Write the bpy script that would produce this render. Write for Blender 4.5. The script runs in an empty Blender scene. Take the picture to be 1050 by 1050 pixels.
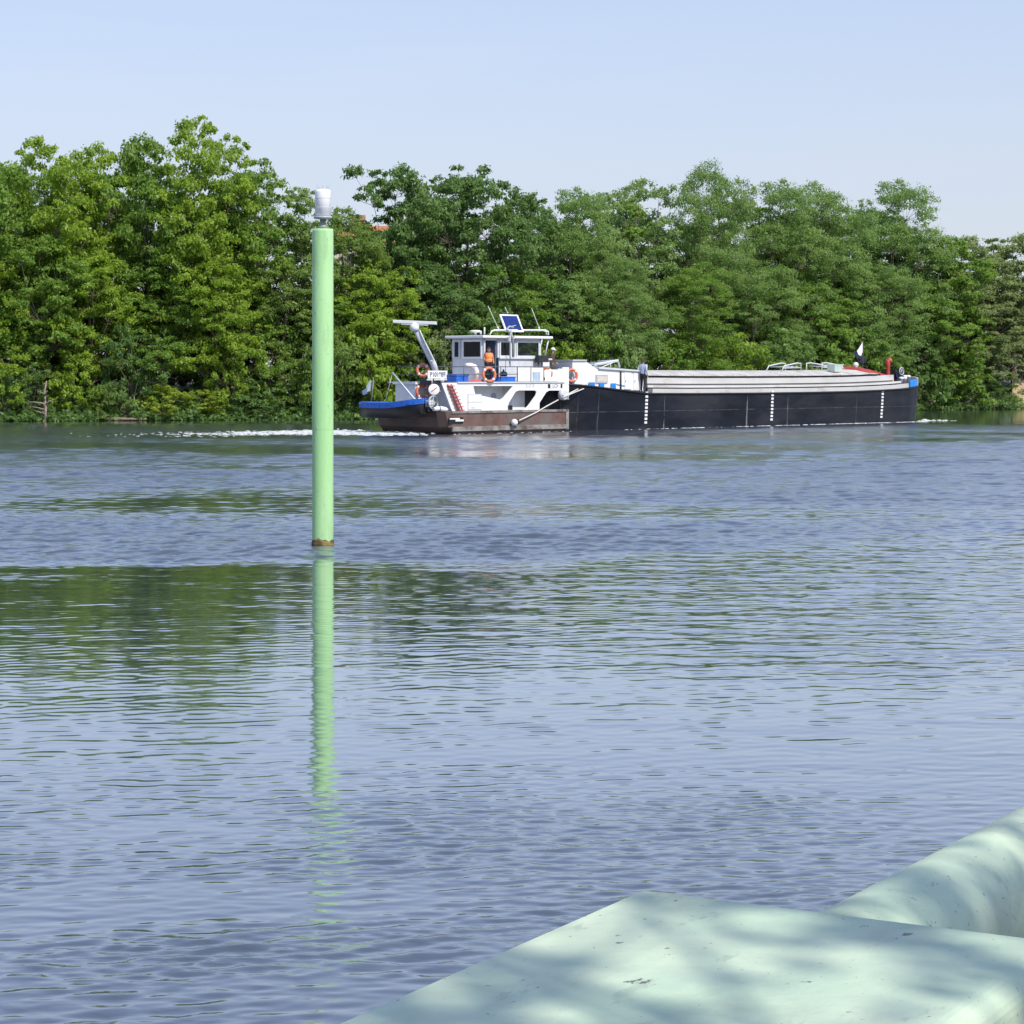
import bpy, bmesh, math, random
import numpy as np
from mathutils import Vector, Matrix, Euler
R = math.radians
scn = bpy.context.scene
COL = scn.collection

# ------------------------------------------------------------------ camera, sky, sun, exposure
F_PX, EYE, HOR = 2350.0, 2.9, 382.0          # focal length in photo pixels, eye height, horizon row
cd = bpy.data.cameras.new('camera'); cam = bpy.data.objects.new('camera', cd); COL.objects.link(cam)
cd.sensor_width = 36; cd.lens = 36 * F_PX / 1050; cd.shift_y = -(525 - HOR) / 1050
cd.clip_start = 0.1; cd.clip_end = 6000
cam.location = (0, 0, EYE); cam.rotation_euler = (R(90), 0, 0)
scn.camera = cam
SUN_EL, SUN_AZ = R(48), R(138)               # azimuth clockwise from +Y
sdir = Vector((math.sin(SUN_AZ) * math.cos(SUN_EL), math.cos(SUN_AZ) * math.cos(SUN_EL), math.sin(SUN_EL)))
w = bpy.data.worlds.new('World'); scn.world = w; w.use_nodes = True
nt = w.node_tree; bg = nt.nodes['Background']
sky = nt.nodes.new('ShaderNodeTexSky'); sky.sky_type = 'NISHITA'; sky.sun_disc = False
sky.sun_elevation = SUN_EL; sky.sun_rotation = SUN_AZ
sky.air_density = 1.0; sky.dust_density = 0.35; sky.ozone_density = 3.0; sky.altitude = 0
tint = nt.nodes.new('ShaderNodeMix'); tint.data_type = 'RGBA'; tint.blend_type = 'MULTIPLY'; tint.inputs[0].default_value = 1
tint.inputs[7].default_value = (1.08, 1.0, 1.08, 1)            # a slightly violet summer haze
nt.links.new(sky.outputs[0], tint.inputs[6]); # summer haze evens the sky out towards the horizon
tcw = nt.nodes.new('ShaderNodeTexCoord'); sxw = nt.nodes.new('ShaderNodeSeparateXYZ'); nt.links.new(tcw.outputs['Generated'], sxw.inputs[0])
hz_ = nt.nodes.new('ShaderNodeMapRange'); hz_.inputs[1].default_value = 0; hz_.inputs[2].default_value = .42; hz_.inputs[3].default_value = .95; hz_.inputs[4].default_value = .25
nt.links.new(sxw.outputs[2], hz_.inputs[0])
hc_ = nt.nodes.new('ShaderNodeMapRange'); hc_.data_type = 'FLOAT_VECTOR'; hc_.inputs[7].default_value = (0,)*3; hc_.inputs[8].default_value = (.2,)*3; hc_.inputs[9].default_value = (3.34,3.56,3.94); hc_.inputs[10].default_value = (2.76,3.18,3.98)
cxw = nt.nodes.new('ShaderNodeCombineXYZ')
for i_ in range(3): nt.links.new(sxw.outputs[2], cxw.inputs[i_])
nt.links.new(cxw.outputs[0], hc_.inputs[6])
hm_ = nt.nodes.new('ShaderNodeMix'); hm_.data_type = 'RGBA'; nt.links.new(hz_.outputs[0], hm_.inputs[0]); nt.links.new(tint.outputs[2], hm_.inputs[6]); wn_ = nt.nodes.new('ShaderNodeTexNoise'); wmp = nt.nodes.new('ShaderNodeMapping'); wmp.inputs['Scale'].default_value = (1.2,1.2,7); nt.links.new(tcw.outputs['Generated'], wmp.inputs[0]); nt.links.new(wmp.outputs[0], wn_.inputs[0])
wn_.inputs['Scale'].default_value = 3.2; wn_.inputs['Detail'].default_value = 6; wn_.inputs['Distortion'].default_value = .6
wr_ = nt.nodes.new('ShaderNodeMapRange'); wr_.inputs[1].default_value = .45; wr_.inputs[2].default_value = .8; wr_.inputs[3].default_value = 0; wr_.inputs[4].default_value = .5; nt.links.new(wn_.outputs[0], wr_.inputs[0])
wm_ = nt.nodes.new('ShaderNodeMix'); wm_.data_type = 'RGBA'; nt.links.new(wr_.outputs[0], wm_.inputs[0]); nt.links.new(hc_.outputs[1], wm_.inputs[6]); wm_.inputs[7].default_value = (3.45,3.60,4.10,1)   # faint high wisps
nt.links.new(wm_.outputs[2], hm_.inputs[7])
nt.links.new(hm_.outputs[2], bg.inputs[0])
bg.inputs[1].default_value = 0.15
sl = bpy.data.lights.new('sun', 'SUN'); sl.energy = 3.5; sl.angle = R(0.5); sl.color = (1.0, .94, .84)
so = bpy.data.objects.new('sun', sl); COL.objects.link(so)
so.rotation_euler = sdir.to_track_quat('Z', 'Y').to_euler()
scn.view_settings.view_transform = 'Standard'; scn.view_settings.look = 'None'
scn.view_settings.gamma = 1; scn.view_settings.exposure = 0.35

# ------------------------------------------------------------------ helpers: tags, meshes, materials
def tag(o, label=None, cat=None, group=None, kind=None):
    if label: o['label'] = label
    if cat: o['category'] = cat
    if group: o['group'] = group
    if kind: o['kind'] = kind
    return o

def empty(name, loc, rz=0.0):
    o = bpy.data.objects.new(name, None); COL.objects.link(o)
    o.location = loc; o.rotation_euler = (0, 0, rz); o.empty_display_size = .3
    return o

class MB:
    def __init__(s): s.v = []; s.f = []; s.m = []; s.sm = []
    def add(s, vs, fs, mi=0, smooth=False):
        b = len(s.v); s.v += [tuple(v) for v in vs]
        for f in fs:
            s.f.append(tuple(i + b for i in f)); s.m.append(mi); s.sm.append(smooth)
        return s
    def box(s, x0, x1, y0, y1, z0, z1, mi=0):
        return s.add([(x0,y0,z0),(x1,y0,z0),(x1,y1,z0),(x0,y1,z0),(x0,y0,z1),(x1,y0,z1),(x1,y1,z1),(x0,y1,z1)],
                     [(0,3,2,1),(4,5,6,7),(0,1,5,4),(1,2,6,5),(2,3,7,6),(3,0,4,7)], mi)
    def obox(s, c, sx, sy, sz, M=None, mi=0):          # oriented box
        M = M or Matrix()
        vs = [Vector(c) + (M.to_3x3() @ Vector((a*sx/2, b*sy/2, d*sz/2))) for a, b, d in
              [(-1,-1,-1),(1,-1,-1),(1,1,-1),(-1,1,-1),(-1,-1,1),(1,-1,1),(1,1,1),(-1,1,1)]]
        return s.add(vs, [(0,3,2,1),(4,5,6,7),(0,1,5,4),(1,2,6,5),(2,3,7,6),(3,0,4,7)], mi)
    def tube(s, pts, r, n=8, mi=0, cap=True, smooth=True):
        pts = [Vector(p) for p in pts]; k = len(pts)
        rs = r if isinstance(r, (list, tuple)) else [r] * k
        base = len(s.v); up = None
        for i, p in enumerate(pts):
            d = (pts[min(i+1, k-1)] - pts[max(i-1, 0)])
            d = d.normalized() if d.length > 1e-9 else Vector((0,0,1))
            if up is None:
                up = Vector((0,0,1)) if abs(d.z) < .9 else Vector((1,0,0))
            a = d.cross(up)
            if a.length < 1e-6: a = d.cross(Vector((.3,1,.2)))
            a.normalize(); b = a.cross(d).normalized(); up = b
            for j in range(n):
                t = 2*math.pi*j/n
                s.v.append(tuple(p + a*math.cos(t)*rs[i] + b*math.sin(t)*rs[i]))
        for i in range(k-1):
            for j in range(n):
                j2 = (j+1) % n
                s.f.append((base+i*n+j, base+(i+1)*n+j, base+(i+1)*n+j2, base+i*n+j2)); s.m.append(mi); s.sm.append(smooth)
        if cap:
            s.f.append(tuple(base+j for j in range(n))); s.m.append(mi); s.sm.append(False)
            s.f.append(tuple(base+(k-1)*n+j for j in reversed(range(n)))); s.m.append(mi); s.sm.append(False)
        return s
    def lathe(s, c, prof, n=24, mi=0, M=None, smooth=True):   # prof: (radius, height) list round local z
        M = (M or Matrix()).to_3x3(); c = Vector(c); base = len(s.v); k = len(prof)
        for r, h in prof:
            for j in range(n):
                t = 2*math.pi*j/n
                s.v.append(tuple(c + M @ Vector((r*math.cos(t), r*math.sin(t), h))))
        for i in range(k-1):
            for j in range(n):
                j2 = (j+1) % n
                s.f.append((base+i*n+j, base+i*n+j2, base+(i+1)*n+j2, base+(i+1)*n+j)); s.m.append(mi); s.sm.append(smooth)
        s.f.append(tuple(base+j for j in reversed(range(n)))); s.m.append(mi); s.sm.append(False)
        s.f.append(tuple(base+(k-1)*n+j for j in range(n))); s.m.append(mi); s.sm.append(False)
        return s
    def ball(s, c, r, mi=0, n=10, sc=(1,1,1)):
        prof = [(max(1e-4, r*math.sin(math.pi*i/n)), -r*math.cos(math.pi*i/n)) for i in range(n+1)]
        b = len(s.v); s.lathe((0,0,0), prof, 12, mi)
        for i in range(b, len(s.v)):
            v = s.v[i]; s.v[i] = (c[0]+v[0]*sc[0], c[1]+v[1]*sc[1], c[2]+v[2]*sc[2])
        return s
    def torus(s, c, Rr, r, M=None, mi=0, n=24, m=10, bands=None):
        M = (M or Matrix()).to_3x3(); c = Vector(c); b = len(s.v)
        for i in range(n):
            a = 2*math.pi*i/n
            for j in range(m):
                t = 2*math.pi*j/m
                s.v.append(tuple(c + M @ Vector(((Rr+r*math.cos(t))*math.cos(a), (Rr+r*math.cos(t))*math.sin(a), r*math.sin(t)))))
        for i in range(n):
            for j in range(m):
                i2, j2 = (i+1) % n, (j+1) % m
                s.f.append((b+i*m+j, b+i2*m+j, b+i2*m+j2, b+i*m+j2)); s.sm.append(True)
                s.m.append(bands(i, n) if bands else mi)
        return s
    def prism(s, poly, t0, t1, mi=0):                       # polygon in (x,z), extruded along y
        n = len(poly)
        vs = [(p[0], t0, p[1]) for p in poly] + [(p[0], t1, p[1]) for p in poly]
        fs = [tuple(range(n)), tuple(reversed(range(n, 2*n)))]
        fs += [(i, i+n, (i+1) % n+n, (i+1) % n) for i in range(n)]
        return s.add(vs, fs, mi)
    def loft(s, rings, mi=0, close=True, caps=True, smooth=False):
        b = len(s.v); n = len(rings[0])
        for r in rings: s.v += [tuple(p) for p in r]
        for i in range(len(rings)-1):
            for j in range(n if close else n-1):
                j2 = (j+1) % n
                s.f.append((b+i*n+j, b+i*n+j2, b+(i+1)*n+j2, b+(i+1)*n+j)); s.m.append(mi); s.sm.append(smooth)
        if caps and close:
            s.f.append(tuple(b+j for j in reversed(range(n)))); s.m.append(mi); s.sm.append(False)
            e = b+(len(rings)-1)*n
            s.f.append(tuple(e+j for j in range(n))); s.m.append(mi); s.sm.append(False)
        return s
    def build(s, name, mats, parent=None, org=(0,0,0), loc=None, rz=None, bevel=0, fixn=True):
        me = bpy.data.meshes.new(name)
        me.from_pydata([(v[0]-org[0], v[1]-org[1], v[2]-org[2]) for v in s.v], [], s.f)
        for m in (mats if isinstance(mats, (list, tuple)) else [mats]): me.materials.append(m)
        me.polygons.foreach_set('material_index', s.m); me.polygons.foreach_set('use_smooth', s.sm)
        if fixn:
            bm = bmesh.new(); bm.from_mesh(me); bmesh.ops.recalc_face_normals(bm, faces=bm.faces); bm.to_mesh(me); bm.free()
        me.update()
        o = bpy.data.objects.new(name, me); COL.objects.link(o)
        if parent: o.parent = parent
        if loc: o.location = loc
        if rz is not None: o.rotation_euler = (0, 0, rz)
        if bevel:
            md = o.modifiers.new('bevel', 'BEVEL'); md.width = bevel; md.segments = 2; md.limit_method = 'ANGLE'
        return o

def rotm(axis_z):                                            # matrix whose local z points along axis_z
    return Vector(axis_z).normalized().to_track_quat('Z', 'Y').to_matrix()

def M_(name, col, rough=.5, var=.15, scale=4.0, col2=None, thr=.6, soft=.08, scale2=3.0, bump=0.0, bscale=30.0, metal=0.0, stretch=(1,1,1), spec=.5, coat=0):
    m = bpy.data.materials.new(name); m.use_nodes = True; t = m.node_tree; N = t.nodes; L = t.links
    p = N['Principled BSDF']; p.inputs['Roughness'].default_value = rough; p.inputs['Metallic'].default_value = metal
    p.inputs['Specular IOR Level'].default_value = spec
    tc = N.new('ShaderNodeTexCoord'); mp = N.new('ShaderNodeMapping'); mp.inputs['Scale'].default_value = stretch
    L.new(tc.outputs['Object'], mp.inputs[0])
    n1 = N.new('ShaderNodeTexNoise'); n1.inputs['Scale'].default_value = scale; n1.inputs['Detail'].default_value = 6
    L.new(mp.outputs[0], n1.inputs[0])
    rp = N.new('ShaderNodeValToRGB'); rp.color_ramp.elements[0].position = .3; rp.color_ramp.elements[1].position = .7
    rp.color_ramp.elements[0].color = tuple(c*(1-var) for c in col) + (1,); rp.color_ramp.elements[1].color = tuple(min(1, c*(1+var)) for c in col) + (1,)
    L.new(n1.outputs[0], rp.inputs[0]); out = rp.outputs[0]
    if col2:
        n2 = N.new('ShaderNodeTexNoise'); n2.inputs['Scale'].default_value = scale2; n2.inputs['Detail'].default_value = 8; n2.inputs['Roughness'].default_value = .65
        L.new(mp.outputs[0], n2.inputs[0])
        mr = N.new('ShaderNodeMapRange'); mr.inputs[1].default_value = thr-soft; mr.inputs[2].default_value = thr+soft
        L.new(n2.outputs[0], mr.inputs[0])
        mx = N.new('ShaderNodeMix'); mx.data_type = 'RGBA'; mx.inputs[7].default_value = tuple(col2) + (1,)
        L.new(mr.outputs[0], mx.inputs[0]); L.new(out, mx.inputs[6]); out = mx.outputs[2]
    L.new(out, p.inputs['Base Color'])
    if bump:
        n3 = N.new('ShaderNodeTexNoise'); n3.inputs['Scale'].default_value = bscale; n3.inputs['Detail'].default_value = 4
        L.new(mp.outputs[0], n3.inputs[0]); bp = N.new('ShaderNodeBump'); bp.inputs['Strength'].default_value = 1; bp.inputs['Distance'].default_value = bump
        L.new(n3.outputs[0], bp.inputs['Height']); L.new(bp.outputs[0], p.inputs['Normal'])
    return m

MAT = {}
MAT['white'] = M_('white_paint', (.80,.80,.79), .4, .05, 2.0, col2=(.52,.42,.33), thr=.73, soft=.06, scale2=2.2)
MAT['offwhite'] = M_('weathered_white_paint', (.56,.55,.53), .5, .10, 1.5, col2=(.36,.30,.25), thr=.66, soft=.10, scale2=1.6, stretch=(.3,1,1))
MAT['lid'] = M_('pale_hatch_paint', (.58,.56,.52), .6, .12, 1.2, col2=(.34,.31,.27), thr=.58, soft=.12, scale2=1.1)
MAT['grey'] = M_('grey_paint', (.42,.44,.46), .45, .10, 3)
MAT['lgrey'] = M_('pale_grey_paint', (.60,.62,.64), .45, .08, 3)
MAT['dark'] = M_('dark_steel', (.03,.03,.035), .5, .25, 5)
MAT['rail'] = M_('dark_rail_paint', (.10,.10,.11), .45, .2, 5)
MAT['rust'] = M_('rusty_hull_plate', (.135,.072,.058), .75, .28, 1.6, col2=(.15,.13,.12), thr=.53, soft=.12, scale2=.9, bump=.01, bscale=3)
MAT['stern'] = M_('shaded_hull_plate', (.075,.052,.044), .7, .3, 1.4, col2=(.035,.03,.03), thr=.5, soft=.12, scale2=.8)  # darker hull colour, stands in for the shade on the stern face
MAT['rub'] = M_('worn_rubbing_strake', (.26,.25,.23), .7, .25, 2.5, col2=(.10,.075,.06), thr=.55, soft=.1, scale2=2)
MAT['deck'] = M_('deck_plate', (.22,.22,.22), .7, .2, 3)
MAT['red'] = M_('red_paint', (.42,.055,.035), .5, .2, 4)
MAT['pink'] = M_('faded_red_paint', (.50,.12,.10), .55, .2, 5)
MAT['orange'] = M_('orange_buoy', (.66,.19,.10), .5, .1, 6)
MAT['blue'] = M_('blue_paint', (.02,.13,.55), .4, .2, 4)
MAT['sky_blue'] = M_('bright_blue_paint', (.02,.24,.70), .45, .15, 4)
MAT['pale_blue'] = M_('pale_blue_panel', (.42,.52,.62), .4, .1, 4)
MAT['navy'] = M_('navy_cloth', (.012,.02,.06), .8, .2, 5)
MAT['rope'] = M_('rope', (.66,.64,.58), .8, .15, 20)
MAT['black'] = M_('black_paint', (.012,.012,.013), .5, .2, 5)
MAT['panel'] = M_('solar_cells', (.012,.03,.16), .15, .4, 8, spec=.6)
MAT['cloth_white'] = M_('white_cloth', (.75,.76,.80), .8, .05, 4)
MAT['tarp'] = M_('red_tarpaulin', (.36,.045,.035), .65, .2, 3, bump=.03, bscale=4)
MAT['green_tub'] = M_('pale_green_plastic', (.52,.62,.55), .5, .1, 4)
MAT['skin'] = M_('skin', (.50,.30,.21), .6, .08, 8)
MAT['hair'] = M_('brown_hair', (.07,.035,.02), .7, .2, 20)
MAT['letters'] = M_('grey_lettering', (.16,.17,.18), .5, .1, 5)
MAT['faint'] = M_('faded_lettering', (.42,.43,.44), .5, .1, 5)

def glass():
    m = bpy.data.materials.new('window_glass'); m.use_nodes = True; t = m.node_tree; N = t.nodes
    p = N['Principled BSDF']; tr = N.new('ShaderNodeBsdfTransparent'); tr.inputs[0].default_value = (.62,.66,.66,1)
    p.inputs['Base Color'].default_value = (.02,.025,.03,1); p.inputs['Roughness'].default_value = .05
    mx = N.new('ShaderNodeMixShader'); mx.inputs[0].default_value = .30
    t.links.new(tr.outputs[0], mx.inputs[1]); t.links.new(p.outputs[0], mx.inputs[2])
    t.links.new(mx.outputs[0], N['Material Output'].inputs[0]); return m
MAT['glass'] = glass()

# ------------------------------------------------------------------ the boats' common frame: s forward along the keel, t to port, z up
PHI = R(46); UX, UY = math.cos(PHI), math.sin(PHI); VX, VY = -UY, UX
P0 = (6.9, 117.5)
def S(px, t):                                  # length along the hull of a feature seen in column px
    k = (px-525)/F_PX
    return (k*(P0[1]+t*VY)-P0[0]-t*VX)/(UX-k*UY)
def T(px, s):
    k = (px-525)/F_PX
    return (k*(P0[1]+s*UY)-P0[0]-s*UX)/(VX-k*VY)
def D(s, t): return P0[1]+s*UY+t*VY
def Z(py, s, t): return EYE-(py-HOR)/F_PX*D(s, t)
def sz(px, py, t): s = S(px, t); return (s, Z(py, s, t))
def W(s, t, z): return (P0[0]+s*UX+t*VX, P0[1]+s*UY+t*VY, z)
def at(px, D_): return (px-525)/F_PX*D_        # world x of a column at distance D_

# ------------------------------------------------------------------ water: a real wave surface, finer towards the near bank
def water_mat():
    m = bpy.data.materials.new('river_water'); m.use_nodes = True; t = m.node_tree; N = t.nodes; L = t.links
    p = N['Principled BSDF']
    p.inputs['Base Color'].default_value = (.060,.076,.096,1); p.inputs['IOR'].default_value = 1.40; p.inputs['Coat Weight'].default_value = 1.0; p.inputs['Coat IOR'].default_value = 1.45
    at_ = N.new('ShaderNodeAttribute'); at_.attribute_name = 'ruffle'
    mr = N.new('ShaderNodeMapRange'); mr.inputs[3].default_value = .045; mr.inputs[4].default_value = .22; L.new(at_.outputs['Fac'], mr.inputs[0]); L.new(mr.outputs[0], p.inputs['Roughness']); L.new(mr.outputs[0], p.inputs['Coat Roughness'])
    tc = N.new('ShaderNodeTexCoord'); mp = N.new('ShaderNodeMapping'); mp.inputs['Scale'].default_value = (.7,1.4,1); L.new(tc.outputs['Object'], mp.inputs[0])
    n = N.new('ShaderNodeTexNoise'); n.inputs['Scale'].default_value = 7; n.inputs['Detail'].default_value = 3; L.new(mp.outputs[0], n.inputs[0])
    mu = N.new('ShaderNodeMath'); mu.operation = 'MULTIPLY'; L.new(n.outputs[0], mu.inputs[0]); L.new(at_.outputs['Fac'], mu.inputs[1])
    bp = N.new('ShaderNodeBump'); bp.inputs['Strength'].default_value = 1; bp.inputs['Distance'].default_value = .012
    L.new(mu.outputs[0], bp.inputs['Height']); L.new(bp.outputs[0], p.inputs['Normal']); L.new(bp.outputs[0], p.inputs['Coat Normal'])
    return m
def smooth(x, a, b): u = np.clip((x-a)/(b-a), 0, 1); return u*u*(3-2*u)
def field(X, Y, lam, seed, sx_=1.0, n=26):                   # soft random field, about -1..1
    r = np.random.default_rng(seed); f = np.zeros_like(X)
    for i in range(n):
        l = lam*np.exp(r.uniform(-.7,.7)); a = r.uniform(0, 2*np.pi)
        f += np.sin(2*np.pi/l*(X*np.cos(a)*sx_+Y*np.sin(a))+r.uniform(0, 6.28))
    return f/np.sqrt(n)
def make_water():
    ys = list(np.arange(.42, 7.5, .06))
    while ys[-1] < 300: ys.append(ys[-1]+((.022 if ys[-1] < 17 else max(.042, .0011*ys[-1])) if ys[-1] < 45 else (.0495+.0028*(ys[-1]-45) if ys[-1] < 145 else .011*ys[-1])))
    Yr = np.array(ys); uc = np.linspace(-.36, .36, 620)
    ext = np.cumsum(.02*1.13**np.arange(44)); ext = ext/ext[-1]                # coarser strips widen the sheet on both sides
    Yi = Yr[:,None]; inner = uc[None,:]*(Yi+3); outw = ext[None,:]*(70+.5*Yi)
    X = np.concatenate([(inner[:,:1]-outw)[:,::-1], inner, inner[:,-1:]+outw], 1); Y = np.repeat(Yi, X.shape[1], 1)
    dyr = np.gradient(Yr); spc = np.maximum(np.repeat(dyr[:,None], X.shape[1], 1), np.gradient(X, axis=1))
    wob = field(X, Y, 9, 3, .4)
    bl = Y-.30*X*np.clip((60-Y)/30, 0, 1)+1.9*wob+1.3*field(X, Y, 3.2, 8, .35)+.5*field(X, Y, 1.1, 9, .3)
    big = field(X, Y, 16, 4, .6)
    breeze = smooth(bl, 32.0, 39.5+1.5*np.clip(X, 0, 6))*(1-.80*smooth(Y+1.5*wob, 121, 134))
    breeze = breeze*np.clip(.82+.34*big, .25, 1.25)
    rightw = smooth(X+1.5*wob+(Y-30)*.15, -3, 7)*.26*smooth(Y, 15, 24)
    near = .50*(1-smooth(Y+1.2*wob, 12.5, 19))*np.clip(.75+.6*field(X, Y, 3, 6, .6), .15, 1.5)
    lv = np.maximum(np.maximum(breeze, rightw), .0)
    rg = np.random.default_rng(12); Zs = np.zeros_like(X)
    for k in range(150):
        lam = np.exp(rg.uniform(np.log(.09), np.log(.30))) if k < 74 else np.exp(rg.uniform(np.log(.30), np.log(.95))) if k < 128 else np.exp(rg.uniform(np.log(.95), np.log(2.8)))
        th = np.pi/2+rg.normal()*(.50 if lam < .4 else .40)+(.15 if lam < .5 else -.08)
        ph = rg.uniform(0, 6.28); wv = 2*np.pi/lam; u_ = rg.uniform(.6, 1.4)
        if lam < .30: sl = .0165*u_; env = .115+1.0*lv+1.05*near
        elif lam < .95: sl = .0150*u_; env = .05+1.15*lv+.05*near
        else: sl = .0075*u_; env = .07+1.2*lv
        att = smooth(lam/spc, 2.2, 4.2)
        if not att.any(): continue
        Zs += sl/wv*1.42*env*att*np.sin(wv*(X*np.cos(th)+Y*np.sin(th))+ph+1.2*np.sin(X*.6+Y*.27+k)+.8*np.sin(X*.23-Y*.4+2*k))
    Zs *= 1-smooth(Y, 140, 200)
    V = np.stack([X, Y, Zs], 2).reshape(-1, 3); nr, nc = X.shape
    i = np.arange((nr-1)*(nc-1)); r_, c_ = i//(nc-1), i % (nc-1); a = r_*nc+c_
    Fq = np.stack([a, a+1, a+nc+1, a+nc], 1)
    fr = V.reshape(nr, nc, 3)                                   # flat water all round it
    ex = np.array([[-600,-4,-.16],[600,-4,-.16],[600,400,-.16],[-600,400,-.16]])
    n0 = len(V); V = np.concatenate([V, ex]); Fq = np.concatenate([Fq, [[n0,n0+1,n0+2,n0+3]]])
    me = bpy.data.meshes.new('water'); me.vertices.add(len(V)); me.loops.add(len(Fq)*4); me.polygons.add(len(Fq))
    me.vertices.foreach_set('co', V.astype(np.float32).ravel()); me.loops.foreach_set('vertex_index', Fq.astype(np.int32).ravel())
    me.polygons.foreach_set('loop_start', np.arange(0, len(Fq)*4, 4, dtype=np.int32)); me.polygons.foreach_set('loop_total', np.full(len(Fq), 4, dtype=np.int32))
    me.polygons.foreach_set('use_smooth', np.ones(len(Fq), dtype=bool)); me.update(calc_edges=True)
    at_ = me.attributes.new('ruffle', 'FLOAT', 'POINT'); at_.data.foreach_set('value', np.concatenate([np.clip(np.maximum(lv, near*.9), 0, 1).ravel(), [.5]*4]).astype(np.float32))
    me.materials.append(water_mat()); o = bpy.data.objects.new('water', me); COL.objects.link(o); return o
tag(make_water(), 'rippled grey blue river water between the near bank and the wooded bank', 'river', kind='structure')

# ------------------------------------------------------------------ far bank and near bank
BANK = [(-700, 128), (-200, 133.6), (0, 136.3), (370, 142), (700, 158.5), (1000, 179), (1200, 194), (2600, 300)]
def bankD(px):
    for (a, da), (b, db) in zip(BANK, BANK[1:]):
        if px <= b: return da+(db-da)*(px-a)/(b-a)
    return BANK[-1][1]
soil = M_('bank_soil', (.085,.066,.042), .95, .4, .6, col2=(.05,.075,.02), thr=.5, soft=.1, scale2=.4, bump=.15, bscale=1.5)
g = MB(); rows = []
offs = [(-3, -1.2), (0.0, -.05), (.6, .35), (2.0, .9), (6, 1.5), (20, 2.0), (120, 2.2), (1500, 2.2)]
pxs = list(range(-700, 2601, 60)); rnd = random.Random(5)
for i, px in enumerate(pxs):
    d = bankD(px); wob = rnd.uniform(-.5, .5)
    rows.append([((px-525)/F_PX*d*(1+(o+wob)/d), d+o+wob, z+(rnd.uniform(-.1,.15) if 0 < o < 50 else 0)) for o, z in offs])
g.loft(rows, close=False, caps=False, smooth=True)
tag(g.build('far_bank', soil), 'low earth bank under the trees across the river', 'bank', kind='structure')
g = MB(); g.loft([[(-400,-300,1.25),(400,-300,1.25)],[(-400,-.2,1.25),(400,-.2,1.25)],[(-400,.4,1.2),(400,.4,1.2)],[(-400,.41,-1),(400,.41,-1)]], close=False, caps=False)
tag(g.build('near_bank', M_('quay_concrete', (.30,.29,.27), .9, .2, 1.0)), 'concrete quay edge on the near side of the river', 'quay', kind='structure')
# bare sandy patch at the right end of the bank
d = bankD(1047)
sp = MB(); rr = random.Random(3)
sp.loft([[(at(1038, d)+k*2.2, d-.6+.3*rr.random(), -.1) for k in range(5)], [(at(1040, d)+k*2.2, d+.6, 1.0+.3*rr.random()) for k in range(5)],
         [(at(1043, d)+k*2.2, d+1.8, 1.9+.4*rr.random()) for k in range(5)], [(at(1046, d)+k*2.2, d+3.2, 2.3) for k in range(5)]], close=False, caps=False, smooth=True)
tag(sp.build('bank_slope', M_('dry_sand', (.46,.33,.21), .95, .2, 1.2)), 'bare sandy slope at the right end of the far bank', 'bank', kind='structure')

# ------------------------------------------------------------------ trees
def leaf_mat(name, c1, c2, tr=.48):
    m = bpy.data.materials.new(name); m.use_nodes = True; t = m.node_tree; N = t.nodes; L = t.links
    p = N['Principled BSDF']; p.inputs['Roughness'].default_value = .5; p.inputs['Specular IOR Level'].default_value = .35
    ge = N.new('ShaderNodeNewGeometry'); tc = N.new('ShaderNodeTexCoord')
    n = N.new('ShaderNodeTexNoise'); n.inputs['Scale'].default_value = .55; n.inputs['Detail'].default_value = 2; L.new(tc.outputs['Object'], n.inputs[0])
    a = N.new('ShaderNodeMath'); a.operation = 'MULTIPLY_ADD'; a.inputs[1].default_value = .45; L.new(ge.outputs['Random Per Island'], a.inputs[0])
    b = N.new('ShaderNodeMath'); b.operation = 'MULTIPLY_ADD'; b.inputs[1].default_value = 1.5; b.inputs[2].default_value = -.5; L.new(n.outputs[0], b.inputs[0]); L.new(b.outputs[0], a.inputs[2])
    rp = N.new('ShaderNodeValToRGB'); rp.color_ramp.elements[0].color = tuple(c1)+(1,); rp.color_ramp.elements[1].color = tuple(c2)+(1,)
    L.new(a.outputs[0], rp.inputs[0]); L.new(rp.outputs[0], p.inputs['Base Color'])
    tl = N.new('ShaderNodeBsdfTranslucent'); hs = N.new('ShaderNodeHueSaturation'); hs.inputs['Value'].default_value = 1.5; hs.inputs['Hue'].default_value = .497
    L.new(rp.outputs[0], hs.inputs['Color']); L.new(hs.outputs[0], tl.inputs[0])
    mx = N.new('ShaderNodeMixShader'); mx.inputs[0].default_value = tr
    L.new(p.outputs[0], mx.inputs[1]); L.new(tl.outputs[0], mx.inputs[2]); L.new(mx.outputs[0], N['Material Output'].inputs[0]); return m
LEAF = dict(
    fresh=leaf_mat('fresh_green_leaves', (0.156,0.272,0.030), (0.377,0.503,0.063)),
    mid=leaf_mat('mid_green_leaves', (0.119,0.231,0.038), (0.273,0.403,0.071)),
    dark=leaf_mat('dark_green_leaves', (0.092,0.180,0.051), (0.212,0.330,0.089)),
    robinia=leaf_mat('soft_green_leaves', (0.139,0.250,0.064), (0.299,0.420,0.121)),
    olive=leaf_mat('olive_leaves', (0.142,0.236,0.049), (0.302,0.413,0.103)),
    pale=leaf_mat('silvery_leaves', (0.160,0.265,0.077), (0.338,0.456,0.165)),
    yellow=leaf_mat('yellow_green_leaves', (0.198,0.298,0.032), (0.419,0.498,0.077)),
    grey=leaf_mat('dull_grey_green_leaves', (0.162,0.230,0.085), (0.363,0.430,0.175)))
BARK = M_('bark', (.16,.13,.10), .9, .35, 3, bump=.03, bscale=8, stretch=(1,1,.3))

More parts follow.
